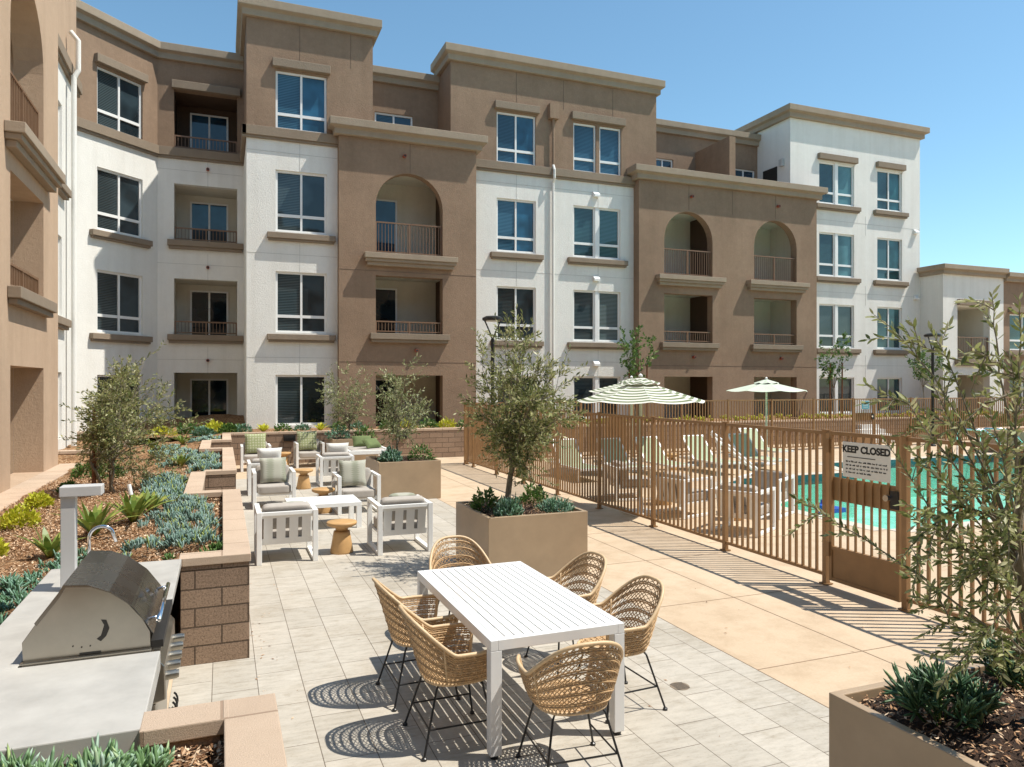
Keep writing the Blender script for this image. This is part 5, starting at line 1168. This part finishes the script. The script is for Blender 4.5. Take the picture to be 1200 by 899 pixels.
# ------------------------------------------------------------------ dining table
TX0, TX1, TY0, TY1 = 1.55, 2.50, 4.28, 6.12
t = empty('dining_table', (2.03, 5.2, .004), 0, 'long white metal dining table with slatted top in the middle of the six woven chairs', 'dining table')
m = MB(); n_ = 13; ww = (TX1 - TX0 - .10) / n_
for k_ in range(n_): m.box(TX0 + .05 + k_ * ww + .0048, TX0 + .05 + (k_ + 1) * ww - .0048, TY0 + .05, TY1 - .05, .7435, .75)
m.build('slat_top', 'table_white', t)
m = MB()
for (a, b_, c, d) in ((TX0, TX0 + .05, TY0, TY1), (TX1 - .05, TX1, TY0, TY1), (TX0 + .05, TX1 - .05, TY0, TY0 + .05), (TX0 + .05, TX1 - .05, TY1 - .05, TY1)): m.box(a, b_, c, d, .685, .7515)
m.build('apron', 'table_white', t, bevel=.003)
for x in (TX0, TX1 - .075):
    for y in (TY0, TY1 - .075):
        m = MB(); m.box(x, x + .075, y, y + .075, .03, .684); l = m.build('leg', 'table_white', t, bevel=.003); m = MB(); m.tube([(x + .038, y + .038, .005), (x + .038, y + .038, .03)], .028, 12); m.build('foot', 'black_metal', l)

# ------------------------------------------------------------------ woven dining chairs (face +y)
def rattan_chair():
    r = empty('woven_chair'); T_ = 2.22
    sm = lambda a, b_, x: (lambda q: q * q * (3 - 2 * q))(min(1, max(0, (x - a) / (b_ - a))))
    def pw(v, e): return math.copysign(abs(v) ** e, v)
    def S(th, t_):
        a = abs(th); s_ = max(0, 1 - (a / 1.38) ** 2) ** 1.25; Hh = .635 + .240 * s_
        f = t_ ** .62; rx = .215 + (.298 - .215) * f; ry = .20 + (.255 - .20) * f
        x = rx * pw(math.sin(th), .72); c = math.cos(th); y = -ry * pw(c, .85) * (1.0 if c > 0 else 1.35)
        y -= .085 * s_ * t_ ** 1.3; x *= 1 - .10 * s_ * max(0, t_ - .5) * abs(math.sin(th))
        return Vector((x, y, .425 + (Hh - .425) * t_))
    m = MB(); th_ = np.linspace(-T_, T_, 57)
    for t_ in (.13, .29, .45, .61, .77, .90):
        for dz in (-.007, .007): m.tube([S(q, t_) * 1.0 + Vector((0, 0, dz)) for q in th_], .0058, 5, False)
    NC = 35; K = 14
    for k_ in range(NC):
        for sgn in (1, -1):
            th0 = -T_ + .03 + (2 * T_ - .06) * (k_ + .5) / NC; amp = (2 * T_ / NC) * .50
            m.tube([S(min(T_, max(-T_, th0 + amp * (sgn if i % 2 else -sgn) * (.85 if i else 0.4))), .02 + .97 * i / K) * 1.0 for i in range(K + 1)], .0042, 4, False)
    # horizontal oval weave inside the seat bowl rim
    shell = m.build('shell', 'rattan', r, smooth=True, uv=False)
    m = MB(); rim = [S(q, 1) for q in np.linspace(-T_, T_, 61)]
    e0, e1 = S(-T_, .0), S(T_, .0)
    m.tube([e0] + [S(-T_, q) for q in (.3, .6, .9)] + rim + [S(T_, q) for q in (.9, .6, .3)] + [e1], .0125, 8)
    m.tube([S(q, 0) for q in np.linspace(-math.pi, math.pi, 41)], .011, 7)
    for s_ in (-1, 1): m.tube([S(s_ * 1.15, q) for q in (0, .25, .5, .75, 1)], .008, 6)
    m.build('rim', 'rattan_rim', shell, smooth=True, uv=False)
    m = MB()      # seat: woven disc
    def inside(x, y):
        th = math.atan2(x, -y); e = S(th, 0); return x * x + y * y < (e.x ** 2 + e.y ** 2)
    zz = lambda x, y: .425 - .018 * (1 - min(1, (x * x + y * y) / .045))
    for fam in (0, 1, 2, 3):
        ang = (0, .5, -.5, math.pi / 2)[fam]; ca, sa = math.cos(ang), math.sin(ang)
        for k_ in range(-14, 15):
            off = k_ * (.026 if fam < 3 else .05); run = []
            for u in np.linspace(-.34, .34, 46):
                x, y = u * sa + off * ca, u * ca - off * sa
                if inside(x, y): run.append((x, y, zz(x, y) + (.004 if fam == 3 else .002 * math.sin(u * 120 + k_))))
            if len(run) > 2: m.tube([run[0], *run[2:-1:3], run[-1]], .0052 if fam < 3 else .007, 4, False)
    m.build('seat', 'rattan', r, smooth=True, uv=False)
    hips = {}
    for sx in (-1, 1):
        for sy in (-1, 1):
            m = MB(); top = Vector((sx * .15, sy * .14, .408)); ft = Vector((sx * .255, .225 if sy > 0 else -.26, .012)); m.tube([(0, sy * .14, .408), top * 1.0, top + (ft - top) * .06 + Vector((sx * .012, sy * .01, 0)), ft], .0075, 8)
            m.lathe([(.0, 0), (.017, 0), (.017, .014), (.009, .02)], (ft.x, ft.y, 0), 10); m.build('leg', 'black_metal', r, smooth=False); hips[sx, sy] = (top, ft)
    for a, b_ in (((-1, 1), (-1, -1)), ((1, 1), (1, -1)), ((-1, -1), (1, -1))):
        f = .62; p = hips[a][0].lerp(hips[a][1], f); q = hips[b_][0].lerp(hips[b_][1], f); m = MB(); m.tube([p, q], .006, 6); m.build('stretcher', 'black_metal', r)
    return r
RC = rattan_chair()
for i, (x, y, rz, lb) in enumerate([(1.43, 4.70, R(-90), 'woven rattan chair at the near left side of the white table'), (1.40, 5.46, R(-88), 'woven rattan chair at the far left side of the white table'), (2.06, 6.42, R(180), 'woven rattan chair at the far head of the white table'),
                                    (2.68, 5.58, R(97), 'woven rattan chair at the far right side of the white table'), (2.69, 4.74, R(93), 'woven rattan chair at the near right side of the white table'), (1.97, 4.03, R(-4), 'woven rattan chair at the near head of the table with its back to the camera')]):
    place(RC, i, x, y, rz, lb, 'chair', 'woven dining chairs')
dr = MB(); dr.lathe([(0, .0045), (.075, .0045), (.075, .0065), (0, .0065)], (3.3, 4.81, 0), 24)
for k_ in range(-3, 4): dr.box(3.3 - .055, 3.3 + .055, 4.81 + k_ * .018 - .004, 4.81 + k_ * .018 + .004, .0066, .0075, 1)
tag(dr.build('floor_drain', ['trim', 'dark'], None), 'round slotted floor drain set in the pavers right of the dining chairs', 'drain')

# ------------------------------------------------------------------ barbecue counter and grill
t = empty('barbecue_counter', (-.7, 5.2, 0), 0, 'pale concrete barbecue counter at the left holding the steel grill', 'counter')
m = MB()
m.box(-1.24, -.31, 3.44, 4.41, .80, .90); m.box(-1.24, -.31, 5.34, 6.65, .845, .90); m.box(-1.24, -.97, 4.41, 5.34, .845, .90)
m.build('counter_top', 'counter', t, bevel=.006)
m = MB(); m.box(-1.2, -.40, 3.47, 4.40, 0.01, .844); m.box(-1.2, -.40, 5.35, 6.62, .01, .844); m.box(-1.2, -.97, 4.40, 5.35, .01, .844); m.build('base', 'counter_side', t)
m = MB(); m.box(-1.05, -.75, 5.95, 6.25, .9015, .904); m.build('sink', 'chrome', t)
gr = empty('gas_grill', (-.66, 4.9, 0), 0, 'stainless steel built-in gas grill with its hood closed on the counter', 'grill')
G0, G1 = 4.45, 5.30
# firebox and control panel
m = MB(); m.box(-.955, -.36, 4.42, 5.33, .62, .905); m.box(-.39, -.335, 4.42, 5.33, .20, .60); m.build('firebox', 'steel', gr, bevel=.004)
m = MB(); m.prism([(-.36, .60), (-.285, .62), (-.29, .80), (-.36, .885)], 4.43, 5.32, 'y'); cp = m.build('control_panel', 'steel', gr, bevel=.006)
for k_ in range(5):
    y = 4.55 + k_ * .16; m = MB(); m.tube([(-.288, y, .71), (-.235, y, .713)], .026, 14); m.tube([(-.235, y, .713), (-.225, y, .713)], .022, 14); m.build('knob', 'steel', cp, smooth=False)
prof = [(-.955, .912), (-.96, 1.01), (-.90, 1.10), (-.80, 1.24), (-.775, 1.285), (-.66, 1.275), (-.56, 1.232), (-.47, 1.16), (-.40, 1.07), (-.365, 1.0), (-.362, .912)]
for a_ in (G0, G1 - .012): m = MB(); m.prism(prof, a_, a_ + .012, 'y'); m.build('end_panel', 'steel', gr, bevel=.002)
hood = [(-.905, 1.105), (-.80, 1.245), (-.775, 1.292), (-.66, 1.282), (-.56, 1.238), (-.455, 1.15), (-.385, 1.05), (-.358, 1.0)]
m = MB(); vs = []
n_ = len(hood)
for y in (G0 - .006, G1 + .006): vs += [(x, y, z) for x, z in hood]
for y in (G0 - .006, G1 + .006): vs += [(x + .012, y, z - .014) for x, z in hood]
fs = [(i, i + 1, n_ + i + 1, n_ + i) for i in range(n_ - 1)] + [(2 * n_ + i, 3 * n_ + i, 3 * n_ + i + 1, 2 * n_ + i + 1) for i in range(n_ - 1)]
fs += [(i, 2 * n_ + i, 2 * n_ + i + 1, i + 1) for i in range(n_ - 1)] + [(n_ + i, n_ + i + 1, 3 * n_ + i + 1, 3 * n_ + i) for i in range(n_ - 1)]
m.add(vs, fs); hd = m.build('hood', 'steel_hood', gr, bevel=.003)
m = MB(); m.tube([(-.325, G0 + .03, 1.045), (-.325, G1 - .03, 1.045)], .013, 10)
for y in (G0 + .1, G1 - .1): m.tube([(-.39, y, 1.04), (-.325, y, 1.045)], .009, 8)
m.build('handle', 'chrome', hd, smooth=True)
m = MB(); m.tube([(-.405, 4.86, 1.105), (-.39, 4.86, 1.117)], .03, 16); m.build('thermometer', 'chrome', hd)
m = MB(); m.prism([(-.62, .99), (-.60, 1.005), (-.585, 1.06), (-.60, 1.09), (-.575, 1.085), (-.56, 1.04), (-.575, 1.0), (-.60, .975)], G0 - .0035, G0 - .001, 'y'); m.box(-.70, -.60, G0 - .0035, G0 - .001, .915, .925)
for a, b_ in ((-.73, .965), (-.69, .955), (-.65, .957)): m.tube([(a, G0 - .004, b_), (a, G0, b_)], .004, 8)
m.build('rotisserie_slot', 'dark', gr)
m = MB(); m.box(-.965, -.355, G0 - .03, G0 - .001, .9015, .912); m.box(-.35, -.31, G0 - .0, G1, .885, .9); m.build('trim_flange', 'steel', gr, bevel=.002)
m = MB(); m.box(-.362, -.30, G0 + .02, G1 - .02, .90, .94)
m.build('drip_rail', 'dark', gr)
for k_ in range(4):
    y = 4.50 + k_ * .07; m = MB(); m.tube([(-.27 + .03 * math.cos(q), y, .50 - .05 * math.sin(q)) for q in np.linspace(-1.2, 2.2, 9)], .006, 6); tag(m.build('utensil_hook', 'black_metal', gr))
# post and faucet
pt = empty('utility_post', (-.99, 5.95, .9), 0, 'grey square post with a flat overhanging cap standing behind the grill', 'post')
m = MB(); m.box(-1.045, -.955, 5.90, 5.99, .902, 1.56); m.build('post', 'post_metal', pt, bevel=.004); m = MB(); m.box(-1.05, -.79, 5.88, 6.02, 1.56, 1.63); m.build('cap', 'post_metal', pt, bevel=.005)
fc = MB(); arc = [(-.95, 6.45, .902), (-.95, 6.45, 1.16)] + [(-.95 + .085 * (1 - math.cos(q)), 6.45, 1.16 + .085 * math.sin(q)) for q in np.linspace(.2, 2.6, 12)] + [(-.765, 6.44, 1.12)]
fc.tube(arc, .0125, 10); fc.lathe([(0, 0), (.026, 0), (.026, .04), (.014, .05)], (-.95, 6.45, .902), 14); tag(fc.build('faucet', 'chrome', None, smooth=True), 'chrome gooseneck faucet rising behind the grill hood', 'faucet')

# ------------------------------------------------------------------ umbrellas, lamps, poolside things
def umbrella(x, y, zb, zt, r, mat, label, seg=8, rot=.39):
    t = empty('patio_umbrella', (x, y, 0), 0, label, 'umbrella', 'umbrellas by the pool')
    m = MB(); rings = 9
    def pt(i, a, k2):   # sag between ribs
        f = i / rings; fr = abs((a % 1) - .5) * 2; rad = r * f * (1 - .045 * (1 - fr ** 2)); z = zt - (zt - zb) * (f ** .92) - .035 * f * (1 - fr ** 2)
        q = rot + 2 * math.pi * a / seg; return (x + rad * math.cos(q), y + rad * math.sin(q), z)
    sub = 6
    for i in range(rings):
        for a in range(seg * sub):
            a0, a1 = a / sub, (a + 1) / sub; m.add([pt(i, a0, 0), pt(i, a1, 0), pt(i + 1, a1, 0), pt(i + 1, a0, 0)], [(0, 1, 2, 3)], uvs=[[(0, i / rings), (1, i / rings), (1, (i + 1) / rings), (0, (i + 1) / rings)]])
    cn = m.build('canopy', mat, t, smooth=False)
    m = MB(); 
    for a in range(seg * 3):
        q0, q1 = 2 * math.pi * a / (seg * 3), 2 * math.pi * (a + 1) / (seg * 3); w0, w1 = .02 * math.sin(a * 2.1), .02 * math.sin((a + 1) * 2.1)
        m.add([(x, y, zt + .05), (x + .3 * r * math.cos(q0), y + .3 * r * math.sin(q0), zt - .075 + w0), (x + .3 * r * math.cos(q1), y + .3 * r * math.sin(q1), zt - .075 + w1)], [(0, 1, 2)], uvs=[[(0, 0), (0, .3), (1, .3)]])
    m.build('vent_flap', mat, cn)
    m = MB()
    for a in range(seg): m.tube([(x, y, zt - .02), Vector(pt(rings, a, 0)) - Vector((0, 0, .012))], .008, 5)
    m.build('rib', 'canvas_pale', cn)
    m = MB(); m.tube([(x, y, .06), (x, y, zt)], .03, 12); m.build('pole', 'canvas_pale', t); m = MB(); m.box(x - .26, x + .26, y - .26, y + .26, .005, .045); m.lathe([(0, .04), (.05, .04), (.045, .3), (0, .3)], (x, y, 0), 12); m.build('base', 'white_metal', t)
    m = MB(); m.lathe([(0, 0), (.035, .01), (.04, .04), (.0, .075)], (x, y, zt + .04), 12); m.build('finial', 'white_metal', t)
umbrella(7.05, 11.5, 2.04, 2.42, 1.16, 'canvas_stripe', 'green and white striped umbrella just behind the pool fence')
umbrella(14.7, 17.1, 2.15, 2.43, 1.16, 'canvas_pale', 'plain pale green umbrella beyond the far edge of the pool')
umbrella(10.2, 17.1, 2.15, 2.45, 1.14, 'canvas_stripe', 'striped umbrella half hidden behind the nearer striped one')
def lamp(x, y, h, label):
    t = empty('street_lamp', (x, y, 0), 0, label, 'lamp post', 'black lamp posts')
    m = MB(); m.tube([(x, y, .02), (x, y, h - .62)], .055, 12); m.lathe([(0, 0), (.12, 0), (.12, .03), (.07, .06)], (x, y, .01), 16); m.build('pole', 'black_metal', t)
    for s_ in (-1, 1): m = MB(); m.tube([(x, y, h - .66), (x + s_ * .09, y, h - .42), (x + s_ * .24, y, h - .10)], .022, 8); m.build('arm', 'black_metal', t)
    m = MB(); m.lathe([(0, -.10), (.27, -.10), (.30, -.07), (.30, -.02), (.2, .03), (0, .045)], (x, y, h), 28); hd_ = m.build('lamp_head', 'black_metal', t)
    m = MB(); m.lathe([(0, -.115), (.22, -.112), (.22, -.102), (0, -.102)], (x, y, h), 24); m.build('lens', 'pale_lamp', hd_)
lamp(7.23, 19.8, 4.25, 'black lamp post with a flat disc head behind the middle olive tree'); lamp(24.8, 19.8, 4.2, 'black lamp post with a flat disc head by the lower building at the right')
def chaise():
    r = empty('sun_lounger')
    m = MB(); 
    for s_ in (-1, 1): m.box(s_ * .33 - .02, s_ * .33 + .02, -.95, .95, .28, .33)
    m.box(-.31, .31, -.95, -.91, .28, .33); m.box(-.31, .31, .91, .95, .28, .33); m.build('frame', 'white_metal', r, bevel=.004)
    for sx in (-.33, .33):
        for sy in (-.8, .75): m = MB(); m.box(sx - .02, sx + .02, sy - .02, sy + .02, 0, .28); m.build('leg', 'white_metal', r)
    m = MB(); m.box(-.305, .305, -.93, .22, .30, .322); m.build('seat_sling', 'sling_green', r)
    m = MB(); Mx = Matrix.Translation((0, .22, .315)) @ Matrix.Rotation(R(48), 4, 'X'); m.M = Mx; m.box(-.305, .305, 0, .76, -.01, .01); m.build('back_sling', 'sling_green', r)
    m = MB(); m.M = Mx
    for s_ in (-1, 1): m.box(s_ * .33 - .02, s_ * .33 + .02, 0, .80, -.02, .02)
    m.box(-.31, .31, .765, .80, -.018, .018); m.build('back_frame', 'white_metal', r)
    return r
CH = chaise()
for i, (x, y, lb) in enumerate([(9.4, 16.2, 'green sling lounger nearest the fence at the left of its row'), (10.6, 16.3, 'second green sling lounger from the left below the hidden umbrella'), (12.1, 16.3, 'third green sling lounger from the left'), (13.7, 16.4, 'green sling lounger just left of the pale umbrella pole'), (15.7, 18.4, 'green sling lounger just right of the pale umbrella pole'), (8.2, 16.4, 'green sling lounger half hidden behind the fence and armchairs')]):
    place(CH, i, x, y, 0, lb, 'sun lounger', 'green poolside loungers')
# pool lift and hand rails
pl = empty('pool_lift', (9.7, 12.6, 0), 0, 'white pool lift with slanted rails at the corner of the pool', 'pool lift')
m = MB(); m.box(9.35, 9.8, 12.4, 12.9, .008, .12); m.build('base', 'white_metal', pl, bevel=.01); m = MB(); m.tube([(9.6, 12.6, .1), (9.6, 12.6, 1.1), (9.55, 12.75, 1.3)], .045, 10); m.build('mast', 'white_metal', pl)
m = MB(); m.tube([(9.55, 12.75, 1.25), (9.9, 12.4, .85), (10.2, 12.1, .5)], .03, 8); m.tube([(9.45, 12.65, 1.35), (9.8, 12.3, .95), (10.1, 12.0, .6)], .03, 8); m.build('arm', 'white_metal', pl)
for i, x in enumerate((22.4, 23.5)):
    m = MB(); m.tube([(x, 17.0, .0), (x, 17.0, .75), (x + .1, 16.9, .86), (x + .6, 16.5, .84), (x + .8, 16.3, .6), (x + 1.1, 15.9, -.05)], .03, 8)
    tag(m.build('handrail', 'chrome', None, smooth=True), ('left curved steel handrail at the far right end of the pool', 'right curved steel handrail at the far right end of the pool')[i], 'handrail', 'steel pool handrails')
m = MB(); m.tube([(10.65, 10.9, -.07), (10.9, 11.1, -.05)], .09, 10); m.box(10.7, 11.1, 10.7, 10.95, -.11, -.03); m.tube([(10.8, 11.0, -.02), (10.82, 11.02, .1)], .03, 8); tag(m.build('pool_cleaner', 'blue_plastic', None), 'bright blue pool cleaner floating near the pool edge', 'pool cleaner')
m = MB(); m.box(24.6, 34, 17.6, 17.9, 0.006, .75); m.box(24.6, 24.9, 15, 17.6, .006, .75); m.box(24.55, 34, 17.55, 17.95, .75, .80); tag(m.build('pool_wall', 'stucco_tan', None, bevel=.01), 'low tan wall at the far right end of the pool', 'wall')
m = MB()
for k_ in range(4): m.box(22.9 + .35 * k_, 24.9, 21.4 + .3 * k_, 21.7 + .3 * k_, .006, .17 * (k_ + 1))
struct(m.build('steps', 'step_white', None))
m = MB()
for z in (9.1, 9.6): m.tube([(38, 40, z), (60, 38, z + .2), (90, 30, z)], .03, 5)
tag(m.build('power_line', 'dark', None), 'thin dark power lines crossing the sky above the lower building', 'power line')

# dry leaves and crumbs blown along the edges of the paving
n_ = 260; P = np.stack([rng.uniform(.25, 6.3, n_), rng.uniform(2.5, 12, n_), np.full(n_, .009)], -1)
P[:90, 0] = .24 + np.abs(rng.normal(0, .12, 90)); P[90:150, 0] = rng.uniform(2.6, 4.4, 60); P[90:150, 1] = 8.05 - np.abs(rng.normal(0, .2, 60))
th = rng.uniform(0, 6.28, n_); L = rng.uniform(.006, .022, n_)[:, None]; d = np.stack([np.cos(th), np.sin(th), np.zeros(n_)], -1) * L; w_ = np.stack([-np.sin(th), np.cos(th), np.full(n_, .25)], -1) * L * .3
o = npobj('leaf_litter', np.stack([P - d, P + w_, P + d, P - w_ * [1, 1, 0]], 1).reshape(-1, 3), np.arange(4 * n_).reshape(n_, 4), 'chip')
tag(o, 'scattered small dry leaves lying on the paving', 'leaf litter', kind='stuff')
